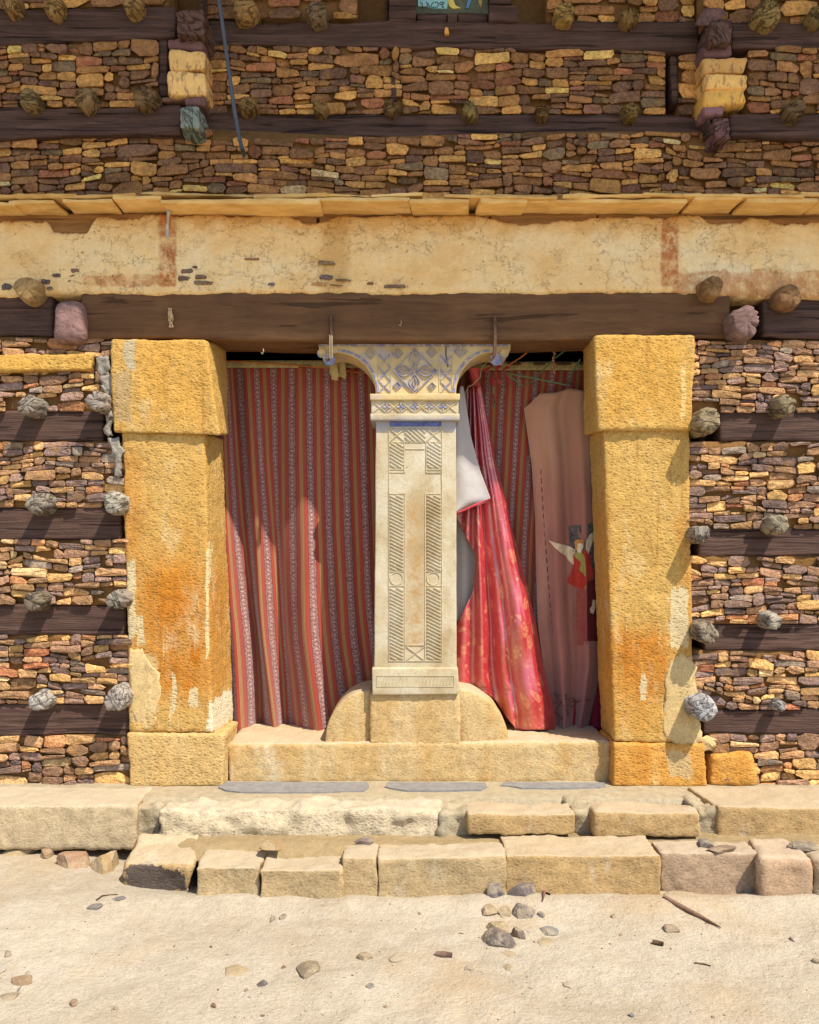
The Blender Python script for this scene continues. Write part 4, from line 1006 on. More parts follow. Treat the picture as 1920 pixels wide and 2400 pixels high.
def m_stripe():
    m = Mat('striped_curtain_cloth'); k = 1.1
    uv = m.sep(m.uv()); u = m.math('FRACT', m.math('ADD', uv[0], 20.0)); v = uv[1]
    red = m.mix(m.noise(3, 3, .5), rgb(146, 58, 44, k), rgb(162, 72, 54, k))
    weave = m.n('ShaderNodeTexWave'); weave.bands_direction = 'Y'; m.put(weave.inputs['Vector'], m.uv()); weave.inputs['Scale'].default_value = 90
    red = m.mix(.22, red, weave.outputs['Color'], 'MULTIPLY')
    d = m.math('ABSOLUTE', m.math('SUBTRACT', u, .5))                # 0 in the floral band, .5 in the tan stripe
    comb = m.n('ShaderNodeCombineXYZ'); m.put(comb.inputs[0], m.math('MULTIPLY', uv[0], .085)); m.put(comb.inputs[1], v)
    spk = m.vor(330, 'F1', comb.outputs[0])
    vv = m.math('SUBTRACT', m.math('FRACT', m.math('MULTIPLY', v, 45.0)), .5)
    rad = m.math('SQRT', m.math('ADD', m.math('POWER', m.math('MULTIPLY', d, 3.6), 2), m.math('POWER', m.math('ABSOLUTE', vv), 2)))
    flower = m.step(rad, .14, .32, 1, 0)
    flr = m.mix(m.step(spk, .34, .56, .6, .05), rgb(98, 46, 50, k), rgb(206, 172, 158, k))
    flr = m.mix(m.math('MULTIPLY', flower, m.step(spk, .3, .62, .6, .2)), flr, rgb(220, 196, 172, k))
    c = m.mix(m.step(d, .18, .205, 1, 0), red, flr)
    edge = m.math('MULTIPLY', m.step(d, .17, .19), m.step(d, .21, .23, 1, 0)); c = m.mix(m.math('MULTIPLY', edge, .5), c, rgb(70, 34, 44, k))
    tan = m.mix(m.step(m.math('SINE', m.math('MULTIPLY', uv[0], 2 * math.pi * 17)), -.1, .5), rgb(166, 128, 82, k), rgb(104, 56, 40, k))
    c = m.mix(m.step(d, .395, .41), c, tan)
    return m.done(c, .85, m.bump(m.noise(140, 2, .5), .25, .003), .2, Sheen_Weight=.45, Sheen_Roughness=.45)
M_str_c = m_stripe()
M_hem = m_plain('cream_hem', rgb(176, 160, 112, 1.0), .9, 40, .35, .4)
zx = lambda a: [500 + .4455 * q for q in a]
zy = lambda q: 780 + .4455 * q
ys = np.linspace(858, 1722, 130)
rows = [(zy(170), zx([-10, 50, 95, 183, 268, 368, 458, 550, 642, 730, 820, 905])), (zy(700), zx([5, 66, 130, 212, 290, 370, 464, 556, 650, 745, 835, 920])),
        (zy(1000), zx([20, 78, 152, 232, 312, 372, 470, 560, 655, 755, 845, 930])), (zy(1400), zx([40, 108, 200, 250, 340, 385, 475, 575, 675, 770, 860, 945])),
        (zy(1600), zx([50, 128, 225, 265, 350, 395, 480, 590, 685, 790, 880, 965])), (zy(1800), zx([60, 142, 240, 290, 365, 420, 505, 612, 716, 815, 905, 990])),
        (zy(2120), zx([64, 155, 246, 332, 382, 452, 548, 650, 750, 850, 940, 1025]))]
kx = interp_rows(rows, ys)
idx = np.arange(-2, 10); ud = np.linspace(-2, 9, 170)
dev = np.array([-.0, -.04, .075, -.01, .07, .025, -.07, -.03, -.01, .0, .005, .01])
amp = np.interp(ys, [858, 1000, 1300, 1722], [.25, .55, 1.0, 1.45])
dk = .335 + amp[:, None] * dev[None, :] + np.interp(ys, [858, 1250, 1722], [.0, -.005, .01])[:, None]
pxg = spline(idx, kx, ud); dg = spline(idx, dk, ud)
dg += .006 * np.sin(ud * 2 * math.pi * .9)[None, :] * amp[:, None]
cl = thing('striped_curtain', 'left door curtain of red cloth with floral and tan stripes', 'curtain', W(700, 1712, .34), 'striped door curtains')
cloth('curtain_cloth', M_str_c, cl, ys, pxg, dg, np.repeat(ud[None, :], len(ys), 0), 1.0, .003, 1)
hy = np.linspace(845, 862, 4); cloth('hem', M_hem, cl, hy, np.repeat(np.linspace(530, 905, 90)[None], 4, 0), .325 + .008 * np.sin(np.linspace(0, 40, 90))[None] + 0 * hy[:, None], np.repeat(np.linspace(0, 4, 90)[None], 4, 0))
M_orc = m_plain('orange_cord', rgb(196, 112, 60, 1.0), .8)
MB().tube([W(532, 846, .30), W(640, 852, .305), W(760, 862, .30), W(850, 874, .30), W(900, 874, .31)], .0035, 6).build('cord', M_orc, cl, True)
# cream rag knot hanging at the cord
rgk = MB()
for k in range(6):
    a = R.uniform(-.5, .5); x = 790 + R.uniform(-14, 14)
    rgk.prism([(x - 8, 848), (x + 7, 846), (x + 10 + 14 * a, 880 + R.uniform(-8, 16)), (x - 6 + 14 * a, 878 + R.uniform(-8, 14))], .235 + .007 * k, .24 + .007 * k)
o = rgk.build('rag_knot', m_plain('cream_rag', rgb(190, 170, 118, 1.0), .9, 30, .3)); tag(o, 'knotted cream rag hanging under the left bracket of the capital', 'rag')

# right hand striped curtain
z3x = lambda a: [1040 + .2435 * q for q in a]; z3y = lambda q: 780 + .2435 * q
ys = np.linspace(866, 1722, 110)
rows = [(z3y(360), z3x([60, 240, 400, 545, 700, 860, 1015, 1190, 1350, 1500])), (z3y(1300), z3x([60, 220, 370, 500, 650, 790, 930, 1080, 1230, 1380])),
        (z3y(2100), z3x([40, 190, 330, 460, 610, 745, 880, 1020, 1160, 1300])), (1722, z3x([20, 170, 300, 430, 570, 700, 830, 960, 1100, 1240]))]
kx = interp_rows(rows, ys); idx = np.arange(10); ud = np.linspace(0, 9, 110)
pxg = spline(idx, kx, ud)
dg = .375 + .012 * np.sin(ud * 2 * math.pi * .75 + .5)[None, :] * np.interp(ys, [866, 1300], [.4, 1.0])[:, None]
cr_ = thing('striped_curtain', 'right door curtain of red striped cloth behind the satin and brown cloths', 'curtain', W(1220, 1712, .38), 'striped door curtains')
cloth('curtain_cloth', M_str_c, cr_, ys, pxg, dg, np.repeat(ud[None, :] + .3, len(ys), 0), 1.0, .003, 2)
hy = np.linspace(848, 868, 4); cloth('hem', M_hem, cr_, hy, np.repeat(np.linspace(1080, 1385, 80)[None], 4, 0), .362 + .007 * np.sin(np.linspace(0, 34, 80))[None] + 0 * hy[:, None], np.repeat(np.linspace(0, 4, 80)[None], 4, 0))
# dark crimson cloth glimpsed behind
ys = np.linspace(1560, 1716, 20); cxs = np.linspace(1330, 1425, 14)
o = cloth('crimson_cloth', m_plain('crimson_cloth', rgb(132, 26, 46, 1.0), .8), None, ys, np.repeat(cxs[None], 20, 0), .352 + .008 * np.sin(cxs / 9.)[None] + 0 * ys[:, None], np.repeat(cxs[None], 20, 0)); tag(o, 'dark crimson cloth showing at the foot of the right jamb', 'cloth')

# faded brown cloth with the sewn-on angel
def m_brown():
    m = Mat('faded_velvet'); n = m.noise(5, 5, .6, m.pos((1, 1, .35)))
    z = m.sep(m.pos())[2]
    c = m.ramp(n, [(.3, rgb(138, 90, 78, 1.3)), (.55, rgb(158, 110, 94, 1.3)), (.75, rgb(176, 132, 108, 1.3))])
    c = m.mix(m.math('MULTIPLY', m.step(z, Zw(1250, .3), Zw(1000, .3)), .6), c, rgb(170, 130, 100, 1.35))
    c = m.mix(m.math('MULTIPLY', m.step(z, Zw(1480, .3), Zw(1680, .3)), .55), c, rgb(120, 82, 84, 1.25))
    return m.done(c, .9, m.bump(m.noise(200, 2, .5), .25, .003), .1, Sheen_Weight=.3)
M_br = m_brown()
ys = np.linspace(912, 1718, 110); uc = np.linspace(0, 1, 70)
eL = np.interp(ys, [912, 926, 950, 1000, 1084, 1218, 1300, 1460, 1600, 1667, 1718], [1252, 1246, 1227, 1234, 1246, 1255, 1256, 1260, 1278, 1292, 1296])
eR = np.interp(ys, [912, 1400, 1560, 1718], [1398, 1412, 1412, 1376])
pxg = eL[:, None] + (eR - eL)[:, None] * uc[None]
yst = ys[:, None] + 0 * uc[None]; topw = np.interp(pxg[0], [1245, 1258, 1266, 1300, 1335, 1362, 1400], [26, 18, 10, 9, -2, 3, 4]); yst = yst + topw[None] * np.clip(1 - (ys[:, None] - 912) / 60, 0, 1)
fold = .024 * np.sin(uc * 13 + .6)[None] * np.interp(ys, [912, 1100, 1718], [.25, .8, 1.3])[:, None] + .022 * np.exp(-((uc - .17) / .05) ** 2)[None] * np.interp(ys, [1000, 1250], [0, 1])[:, None] + .01 * np.sin(uc * 31)[None] * np.interp(ys, [1000, 1718], [0.25, .8])[:, None] + .003 * np.sin(uc * 55 + 1)[None] * np.interp(ys, [950, 1300], [.2, .7])[:, None]
dgb = .318 + fold
bc = thing('brown_curtain', 'faded brown velvet curtain with a sewn on angel beside the right jamb', 'curtain', W(1330, 1716, .32))
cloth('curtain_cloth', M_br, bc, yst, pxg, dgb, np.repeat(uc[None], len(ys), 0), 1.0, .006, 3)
def on_brown(px, py):
    i = int(np.clip(np.searchsorted(ys, py), 0, len(ys) - 1)); u = (px - eL[i]) / (eR[i] - eL[i]); return float(np.interp(u, uc, dgb[i]))
def appl(name, pts, lift, mat, par):
    """flat sewn-on piece following the cloth; outline in photo px"""
    pts = [(p[0] + (q[0] - p[0]) * t, p[1] + (q[1] - p[1]) * t) for p, q in zip(pts, pts[1:] + pts[:1]) for t in (0, .33, .67)]
    n = len(pts); cx = sum(p[0] for p in pts) / n; cy = sum(p[1] for p in pts) / n; v = []; f = []
    rings = ((1.0, .004), (1.0, -lift), (.85, -lift), (.7, -lift), (.55, -lift), (.4, -lift), (.25, -lift), (.1, -lift))
    for k, dl in rings:
        for (x, y) in pts:
            a, b = cx + (x - cx) * k, cy + (y - cy) * k; v.append(tuple(W(a, b, on_brown(a, b) + dl - .004)))
    v.append(tuple(W(cx, cy, on_brown(cx, cy) - lift - .004))); m_ = len(rings)
    for r_ in range(m_ - 1):
        for i in range(n): f.append((r_ * n + i, r_ * n + (i + 1) % n, (r_ + 1) * n + (i + 1) % n, (r_ + 1) * n + i))
    for i in range(n): f.append(((m_ - 1) * n + i, (m_ - 1) * n + (i + 1) % n, m_ * n))
    return mobj(name, v, f, mat, par, False)
zp = lambda *a: [(1240 + .1577 * x, 1220 + .1577 * y) for x, y in a]
def m_cl(name, c, k=1.0, nz=60, var=.25): return m_plain(name, rgb(*c, k), .9, nz, var, .3, .1, .003)
Mgrey = m_cl('grey_brocade', (96, 92, 88), 1.1, 90, .8); Mwing = m_cl('cream_felt', (222, 202, 168), 1.1); Mred = m_cl('scarlet_cloth', (176, 62, 48), 1.1); Mgrn = m_cl('olive_cloth', (156, 150, 84), 1.1)
Mhair = m_cl('blond_thread', (190, 138, 74), 1.1); Mface = m_cl('pale_face_cloth', (226, 206, 180), 1.1, 20, .08); Mmar = m_cl('maroon_cloth', (108, 44, 44), 1.0); Mmar2 = m_cl('rose_brown_cloth', (150, 82, 72), 1.1)
appl('brocade_patch', zp((590, 85), (960, 40), (985, 700), (860, 690), (600, 420)), .003, Mgrey, bc)
angel = appl('angel_robe', zp((655, 500), (740, 470), (830, 500), (850, 640), (850, 760), (862, 920), (790, 1025), (690, 985), (575, 920), (580, 860), (630, 770), (670, 650)), .007, Mred, bc)
appl('angel_wing', zp((690, 440), (660, 665), (580, 585), (575, 540), (490, 490), (400, 420), (330, 345), (285, 288), (380, 325), (520, 360), (620, 390)), .005, Mwing, bc)
appl('angel_wing', zp((850, 300), (900, 210), (965, 165), (970, 250), (925, 380), (880, 500), (845, 420)), .006, Mwing, bc)
appl('angel_sleeve', zp((800, 440), (850, 440), (905, 490), (925, 640), (965, 800), (955, 850), (880, 900), (850, 760), (840, 560)), .006, Mred, bc)
appl('angel_sash', zp((690, 470), (780, 465), (830, 540), (845, 700), (850, 840), (800, 780), (750, 740), (800, 630), (720, 560), (660, 520)), .010, Mgrn, bc)
appl('angel_hair', zp((670, 310), (720, 280), (790, 285), (815, 320), (812, 400), (790, 430), (720, 440), (690, 430)), .010, Mhair, bc)
appl('angel_face', zp((722, 345), (770, 335), (805, 365), (800, 410), (785, 440), (775, 475), (735, 480), (712, 450), (722, 400)), .013, Mface, bc)
ft = MB()
for (a, b) in (((738, 372), (760, 368)), ((782, 372), (800, 374)), ((776, 384), (774, 398)), ((764, 412), (784, 410))):
    (x0, y0), (x1, y1) = zp(a, b); q = on_brown(x0, y0) - .0175
    ft.stroke([(x0, y0), (x1, y1)], 1.6, q, .001)
ft.build('angel_features', m_cl('dark_thread', (70, 40, 34)), bc)
appl('cloth_patch', zp((705, 1030), (860, 1010), (860, 1845), (720, 1860), (700, 1500)), .003, Mmar2, bc)
appl('cloth_patch', zp((862, 915), (985, 870), (1010, 1400), (1020, 1790), (865, 1795)), .003, Mmar, bc)
appl('felt_scrap', zp((950, 1175), (990, 1180), (990, 1290), (960, 1390), (915, 1370), (905, 1310), (935, 1270)), .007, Mwing, bc)
# eight pointed stitched cross near the hem
stt = MB(); zc = lambda x, y: (1040 + .2597 * x, 1200 + .2597 * y)
star = [(1000, 1640), (1055, 1665), (1110, 1640), (1100, 1700), (1165, 1680), (1200, 1715), (1165, 1760), (1100, 1740), (1130, 1830), (1080, 1830), (1066, 1880), (1045, 1830), (1000, 1810)]
for a, b in zip(star, star[1:]):
    (x0, y0), (x1, y1) = zc(*a), zc(*b); q = min(on_brown(x0, y0), on_brown(x1, y1)) - .004
    stt.stroke([(x0, y0), (x1, y1)], 2.2, q, .002)
for a, b in (((1000, 1640), (1130, 1830)), ((1110, 1640), (1000, 1810)), ((985, 1725), (1340, 1700))):
    (x0, y0), (x1, y1) = zc(*a), zc(*b)
    for s_ in range(6):
        xa, ya = x0 + (x1 - x0) * s_ / 6, y0 + (y1 - y0) * s_ / 6; xb, yb = x0 + (x1 - x0) * (s_ + 1) / 6, y0 + (y1 - y0) * (s_ + 1) / 6
        stt.stroke([(xa, ya), (xb, yb)], 1.8, min(on_brown(xa, ya), on_brown(xb, yb)) - .004, .0015)
tag(stt.build('stitched_cross', m_cl('brown_thread', (104, 66, 62)), bc), kind='stuff')
seam = MB()
for s_ in range(26):
    pa = np.interp([s_ / 26, (s_ + .6) / 26], [0, 1], [0, 1]); pts = []
    for t in pa: pts.append((1268 + 42 * t ** 1.2, 1100 + 540 * t))
    seam.stroke(pts, 1.8, min(on_brown(*pts[0]), on_brown(*pts[1])) - .003, .0015)
seam.build('seam', m_cl('maroon_thread', (96, 44, 40)), bc)

# red satin curtain, gathered, with its white lining turned out
def m_satin():
    m = Mat('red_paisley_satin'); k = 1.0
    uv = m.uv()
    p = m.vec(uv, m.vec(m.noise(6, 2, .5, uv, colour=True), (.03,) * 3, 'MULTIPLY'))
    vn = m.n('ShaderNodeTexVoronoi'); vn.feature = 'F1'; m.put(vn.inputs['Vector'], m.vec(p, (1.25, .7, 1), 'MULTIPLY')); vn.inputs['Scale'].default_value = 11.0; vn.inputs['Randomness'].default_value = .75
    dis = vn.outputs['Distance']
    inner = m.ramp(m.noise(60, 3, .6, uv), [(.4, .35), (.55, 1.)])
    body = m.math('MULTIPLY', m.step(m.math('ADD', dis, m.math('MULTIPLY', m.noise(16, 2, .5, uv), .35)), .42, .46, 1, 0), inner)
    vine = m.step(m.math('ABSOLUTE', m.math('SUBTRACT', m.noise(11, 3, .55, uv, 1.2), .5)), .006, .016, .5, 0)
    leaf = m.math('MULTIPLY', m.step(m.vor(26, 'F1', uv), .22, .30, 1, 0), m.step(m.noise(7, 2, .5, uv), .5, .56))
    mk = m.math('MAXIMUM', m.math('MAXIMUM', body, vine), leaf)
    c = m.mix(m.math('MULTIPLY', mk, .6), rgb(186, 18, 32, .9), rgb(230, 150, 104, .9))
    bp_ = m.bump(m.noise(18, 3, .5, uv), .12, .01)
    m.done(c, .5, bp_, .4)
    gl = m.n('ShaderNodeBsdfAnisotropic'); m.put(gl.inputs['Color'], m.mix(mk, (1, .82, .8, 1), (1, .9, .8, 1))); gl.inputs['Roughness'].default_value = .4; gl.inputs['Anisotropy'].default_value = .35; gl.inputs['Rotation'].default_value = .25
    tg = m.n('ShaderNodeTangent'); tg.direction_type = 'UV_MAP'; tg.uv_map = 'UVMap'; m.put(gl.inputs['Tangent'], tg.outputs[0]); m.put(gl.inputs['Normal'], bp_)
    mx = m.n('ShaderNodeMixShader'); mx.inputs[0].default_value = .2
    m.t.links.new(m.b.outputs[0], mx.inputs[1]); m.t.links.new(gl.outputs[0], mx.inputs[2]); m.t.links.new(mx.outputs[0], m.o.inputs[0])
    return m.m
M_sat = m_satin()
ys = np.concatenate([np.linspace(880, 1608, 130), np.linspace(1612, 1710, 26)]); uc = np.linspace(0, 1, 90)
eL = np.interp(ys, [880, 925, 1000, 1050, 1104, 1150, 1180, 1205, 1230, 1255, 1300, 1325, 1382, 1439, 1473, 1560, 1608, 1618, 1641, 1683, 1710],
               [1106, 1092, 1099, 1108, 1122, 1104, 1066, 1064, 1080, 1091, 1115, 1115, 1110, 1084, 1068, 1062, 1079, 1132, 1162, 1190, 1210])
eR = np.interp(ys, [880, 907, 999, 1082, 1170, 1230, 1304, 1382, 1473, 1577, 1667, 1710], [1122, 1128, 1147, 1162, 1186, 1198, 1217, 1237, 1258, 1275, 1299, 1301])
k5 = np.ones(5) / 5; eL = np.convolve(np.pad(eL, 2, 'edge'), k5, 'valid'); eR = np.convolve(np.pad(eR, 2, 'edge'), k5, 'valid')
pxg = eL[:, None] + (eR - eL)[:, None] * uc[None]
lineL = np.interp(ys, [880, 1100, 1300, 1560, 1710], [1102, 1092, 1078, 1060, 1060]); us = (pxg - lineL[:, None]) / (eR - lineL)[:, None]
w_ = (eR - lineL)[:, None] / 190.0
# folds are laid out across the cloth by absolute strands that fan out downwards
gs = lambda c_, w__: np.exp(-((us - c_) / w__) ** 2)
dg = .285 - .12 * np.clip(w_, .35, 1) * gs(.80, .17) - .07 * gs(.33, .055) - .05 * gs(.56, .06) * np.interp(ys, [1250, 1500], [.3, 1])[:, None] + .018 * gs(.44, .05) + .018 * gs(.99, .03) - .03 * gs(.12, .07) \
     - .012 * gs(.68, .03) - .014 * gs(.9, .03)
dg += .014 * np.sin(us * 9 + ys[:, None] / 27.0) * np.clip((ys[:, None] - 1100) / 150, 0, 1) * gs(.72, .22)
dg += .010 * np.sin(us * 40)  * np.clip((ys[:, None] - 1500) / 200, 0, 1) * np.exp(-((us - .5) / .3) ** 2)
dg += np.interp(ys, [880, 1100, 1500, 1710], [.03, .0, -.01, -.005])[:, None]
uu = np.cumsum(np.concatenate([np.zeros((len(ys), 1)), np.hypot(np.diff(pxg, axis=1) * .0022, np.diff(dg, axis=1))], 1), 1)
stn = thing('satin_curtain', 'gathered red paisley satin curtain with white lining turned out beside the pillar', 'curtain', W(1190, 1712, .26))
cloth('curtain_cloth', M_sat, stn, ys, pxg, dg, uu - uu[:, 60:61], 1.0, .004, 4)
M_lin = m_plain('white_lining', rgb(196, 190, 186, .8), .75, 14, .08, .35, .25, .012)
ysl = np.linspace(905, 1202, 60); a = np.full_like(ysl, 1064); b = np.interp(ysl, [905, 925, 1023, 1104, 1168, 1175, 1202], [1086, 1090, 1104, 1126, 1150, 1146, 1074])
a = np.interp(ysl, [905, 1000, 1202], [1080, 1062, 1062]); ul = np.linspace(0, 1, 30)
pxl = a[:, None] + (b - a)[:, None] * ul[None]
cloth('lining_flap', M_lin, stn, ysl, pxl, .180 - .02 * np.sin(ul * 5)[None] * np.interp(ysl, [905, 1202], [.3, 1])[:, None], np.repeat(ul[None], 60, 0), 1.0, .004, 5)
MB().tube([W(1064, 1204, .175), W(1090, 1195, .17), W(1120, 1181, .165), W(1150, 1170, .17)], .0055, 7).build('lining_piping', m_plain('pink_piping', rgb(206, 70, 84, .9), .5), stn, True)
ysl = np.linspace(1196, 1460, 30); cl_ = np.linspace(1058, 1122, 14)
cloth('lining_back', M_lin, stn, ysl, np.repeat(cl_[None], 30, 0), .315 + .012 * np.sin(cl_ / 7.)[None] + 0 * ysl[:, None], np.repeat(cl_[None], 30, 0), 1.0, .003, 6)
M_pink = m_plain('faded_pink_ribbon', rgb(182, 78, 76, 1.1), .7)
MB().tube([W(1112, 866, .25), W(1113, 884, .245), W(1114, 906, .25)], [.030, .026, .028], 12).build('ribbon_tie', M_pink, stn, True)
kn = MB()
for k in range(16):
    a = R.uniform(-2.6, -.4) if k % 2 else R.uniform(.2, 2.9); L_ = R.uniform(10, 32); x, y = 1165 + R.uniform(-10, 14), 868 + R.uniform(-12, 14)
    kn.prism([(x, y), (x + L_ * math.cos(a) - 6, y + L_ * math.sin(a)), (x + L_ * math.cos(a) + 6, y + L_ * math.sin(a) + 5)], .21 + .004 * k, .214 + .004 * k)
o = kn.build('ribbon_knot', m_plain('dusty_red_rag', rgb(150, 52, 50, 1.1), .85, 30, .4)); tag(o, 'dusty red rag knots hanging under the right bracket of the capital', 'rag')
M_grn = m_plain('green_cord', rgb(96, 128, 92, 1.1), .8)
gc = MB()
for pts in ([(1185, 874), (1250, 886), (1328, 902)], [(1185, 876), (1210, 893), (1228, 905)], [(1330, 902), (1350, 858), (1360, 842)], [(1158, 880), (1156, 920), (1160, 945), (1152, 958)], [(1240, 900), (1300, 840), (1332, 816)]):
    gc.tube([W(p[0], p[1], .27) for p in pts], .0038, 6)
o = gc.build('green_cord', M_grn, None, True); tag(o, 'green cord strung across the top of the right opening', 'cord')
wc = MB(); wc.tube([W(p[0], p[1], .16) for p in [(1158, 828), (1140, 850), (1128, 866), (1126, 884), (1108, 902), (1098, 906), (1090, 926)]], .0025, 6)
o = wc.build('white_string', M_str, None, True); tag(o, 'thin white string dangling from the right iron strap', 'string')
oc = MB().tube([W(1192, 856, .26), W(1220, 838, .25), W(1250, 814, .2)], .004, 6); o = oc.build('orange_cord', M_orc, None, True); tag(o, 'short orange cord slanting under the lintel beside the capital', 'cord')
bd = MB()
for k in range(9): bd.tube([W(1298 + (k % 3) * 2 - 2, 816 + k * 7, .2), W(1299 + R.uniform(-3, 3), 824 + k * 7, .2)], R.uniform(.004, .007), 6)
o = bd.build('bead_string', m_plain('mottled_beads', rgb(160, 110, 84, 1.1), .7, 120, .7), None, True); tag(o, 'short twisted bead string hanging under the lintel near the right jamb', 'beads')
# the curtain poles
for (a, b, lb) in ((500, 915, 'left'), (1060, 1420, 'right')):
    o = MB().tube([W(a, 852, .36), W((a + b) / 2, 853, .365), W(b, 852, .36)], .008, 8).build('curtain_rail', M_iron, None, True); tag(o, f'thin rail carrying the {lb} striped curtain', 'rail', 'curtain rails')

# ------------------------------------------------------------------ painted window at the top
wn = thing('painted_window', 'dark framed window with a turquoise painted panel above the top beam', 'window', W(1105, 48, 0))
fm = lambda q, yf, yb, s_: pxblock('frame_block', q, yf, yb, M_beam, wn, r=.006, amp=.003, freq=8, fine=.001, res=.03, seed=s_)
fm([(912, -60), (976, -60), (976, 48), (912, 48)], -.02, .1, 400); fm([(1146, 10), (1216, 10), (1216, 50), (1146, 50)], -.02, .1, 401)
fm([(978, 30), (1048, 30), (1048, 51), (978, 51)], .03, .1, 402); fm([(1074, 30), (1144, 30), (1144, 51), (1074, 51)], .03, .1, 403); fm([(1050, 30), (1072, 30), (1072, 51), (1050, 51)], .015, .1, 404)
fm([(1146, -60), (1200, -60), (1200, 8), (1146, 8)], .01, .1, 405); fm([(904, -60), (910, -60), (910, 46), (904, 46)], .05, .1, 406)
MB().box((Xw(976, .06), .06, Zw(34, .06)), (Xw(1148, .06), .08, Zw(-60, .06))).build('picture_panel', m_plain('dark_paint', rgb(84, 88, 70, 1.2), .6), wn)
tq = MB().prism([(978, -60), (1046, -60), (1050, 4), (1048, 20), (1016, 19), (996, 14), (980, 14)], .052, .06); tq.build('painted_field', m_plain('turquoise_paint', rgb(140, 186, 186, 1.2), .6, 14, .15), wn)
MB().prism([(1052, -60), (1066, -60), (1064, 2), (1068, 12), (1080, 18), (1062, 20), (1052, 12), (1050, 0)], .052, .06).build('painted_field', m_plain('yellow_paint', rgb(206, 186, 96, 1.2), .6), wn)
MB().prism([(1098, -60), (1112, -60), (1104, 4), (1098, 19), (1092, 19), (1096, 4)], .052, .06).build('painted_field', m_plain('blue_paint', rgb(80, 120, 150, 1.2), .6), wn)
MB().prism([(1124, -60), (1136, -60), (1130, 6), (1128, 18), (1122, 6)], .052, .06).build('painted_field', m_plain('ochre_paint', rgb(150, 130, 80, 1.2), .6), wn)
try:
    cu = bpy.data.curves.new('lettering', 'FONT'); cu.body = 'ነ አረጋዊ'; cu.size = .034; cu.extrude = .0006
    to = bpy.data.objects.new('tmp_text', cu); col.objects.link(to); bpy.context.view_layer.update()
    me = bpy.data.meshes.new_from_object(to.evaluated_get(bpy.context.evaluated_depsgraph_get())); bpy.data.objects.remove(to)
    vs_ = np.array([v_.co[:] for v_ in me.vertices]); wdt = vs_[:, 0].max() - vs_[:, 0].min(); k = (Xw(1042, .05) - Xw(986, .05)) / wdt
    b0 = W(986, 17, .05)
    vv = np.stack([b0.x + (vs_[:, 0] - vs_[:, 0].min()) * k, np.full(len(vs_), .0505) - vs_[:, 2] * .5, b0.z + vs_[:, 1] * k], -1)
    fs = [tuple(p.vertices) for p in me.polygons]
    mobj('lettering', vv, fs, m_plain('black_paint', rgb(40, 38, 36), .6), wn, False)
except Exception as ex: print('lettering failed', ex)
# cable
cb = MB().tube([W(p[0], p[1], -.16) for p in [(505, -70), (513, 0), (522, 60), (532, 130), (541, 200), (550, 260), (560, 315), (568, 352)]], .0095, 9)
cb.tube([W(568, 350, -.16), W(572, 364, -.08)], .010, 9)
o = cb.build('cable', m_plain('black_blue_rubber', rgb(74, 78, 84, 1.2), .5, 20, .2, .1, .4), None, True); tag(o, 'thick dark cable hanging down the upper wall', 'cable')
# carpet of yellow paint blob on the top beam
o = MB().prism([(1044, 64), (1050, 64), (1052, 72), (1053, 79), (1043, 79), (1042, 72)], -.016, .0).build('wax_blob', m_plain('orange_wax', rgb(214, 150, 76, 1.2), .6)); tag(o, 'small orange blob stuck on the top beam below the painted window', 'blob')

# ------------------------------------------------------------------ steps
def m_step(name, base, k, chis=1.0, pale=(240, 224, 190)):
    return m_hewn(name, base, tuple(q * .9 for q in base), pale, k, streak=.8, chis=chis * .5, dusty=True)
ZT, Z2 = .345, .25
st = thing('stone_steps', 'two low steps of rough sandstone blocks in front of the doorway', 'steps', (0, -.35, 0))
MT = {k: m_step('step_' + k, c, kk, ch) for k, c, kk, ch in (('pale', (234, 208, 164), .57, .9), ('white', (238, 218, 180), .62, 1.5), ('ochre', (226, 188, 130), .56, 1.1), ('sand', (224, 194, 144), .56, 1.1), ('purple', (204, 174, 142), .6, 1.0), ('pink', (218, 182, 146), .62, .9))}
# cemented tread behind the stones
M_tread = m_mortar('tread_cement', (218, 200, 164), .64)
xs = np.linspace(Xw(XL0), Xw(XR0), 140); yy_ = np.linspace(.06, -.33, 16); v = np.array([(x, y, ZT + .002) for y in yy_ for x in xs]); v[:, 2] += .004 * fbm(v, 7, 3, 77) - .003
nc = len(xs); f = [(j * nc + i, (j + 1) * nc + i, (j + 1) * nc + i + 1, j * nc + i + 1) for j in range(len(yy_) - 1) for i in range(nc - 1)]
nb = len(v); v = np.vstack([v, [(x, -.345, Z2 - .1) for x in xs]]); f += [((len(yy_) - 1) * nc + i, nb + i, nb + i + 1, (len(yy_) - 1) * nc + i + 1) for i in range(nc - 1)]
mobj('cement_tread', v, f, M_tread, st)
def sblock(name, xl, xr, pyf, pyb, mat, ztop, depth, seed, r=.02, amp=.008, fine=.004, xlb=None, xrb=None, dz=(0, 0), zb=None, tw=0, freq=6):
    """step stone: front top edge at photo row pyf on plane ztop; front foot at row pyb"""
    a = G(xl, pyf, ztop); b = G(xr, pyf + tw, ztop); k = F / (D + a.y)
    zlow = H - (pyb - HY) / k if zb is None else zb
    A = Vector((a.x, a.y, ztop + dz[0])); B = Vector((b.x, b.y, ztop + dz[1]))
    back = a.y + depth
    xa = a.x if xlb is None else (xlb - CX) * (D + back) / F; xb = b.x if xrb is None else (xrb - CX) * (D + back) / F
    c8 = [A, B, Vector((b.x, b.y, zlow)), Vector((a.x, a.y, zlow)), Vector((xa, back, ztop + dz[0])), Vector((xb, back, ztop + dz[1])), Vector((xb, back, zlow)), Vector((xa, back, zlow))]
    vv, ff = block_mesh(c8, r=r, amp=amp, freq=freq, fine=fine, ffreq=48, res=.015, seed=seed)
    return mobj(name, vv, ff, mat, st)
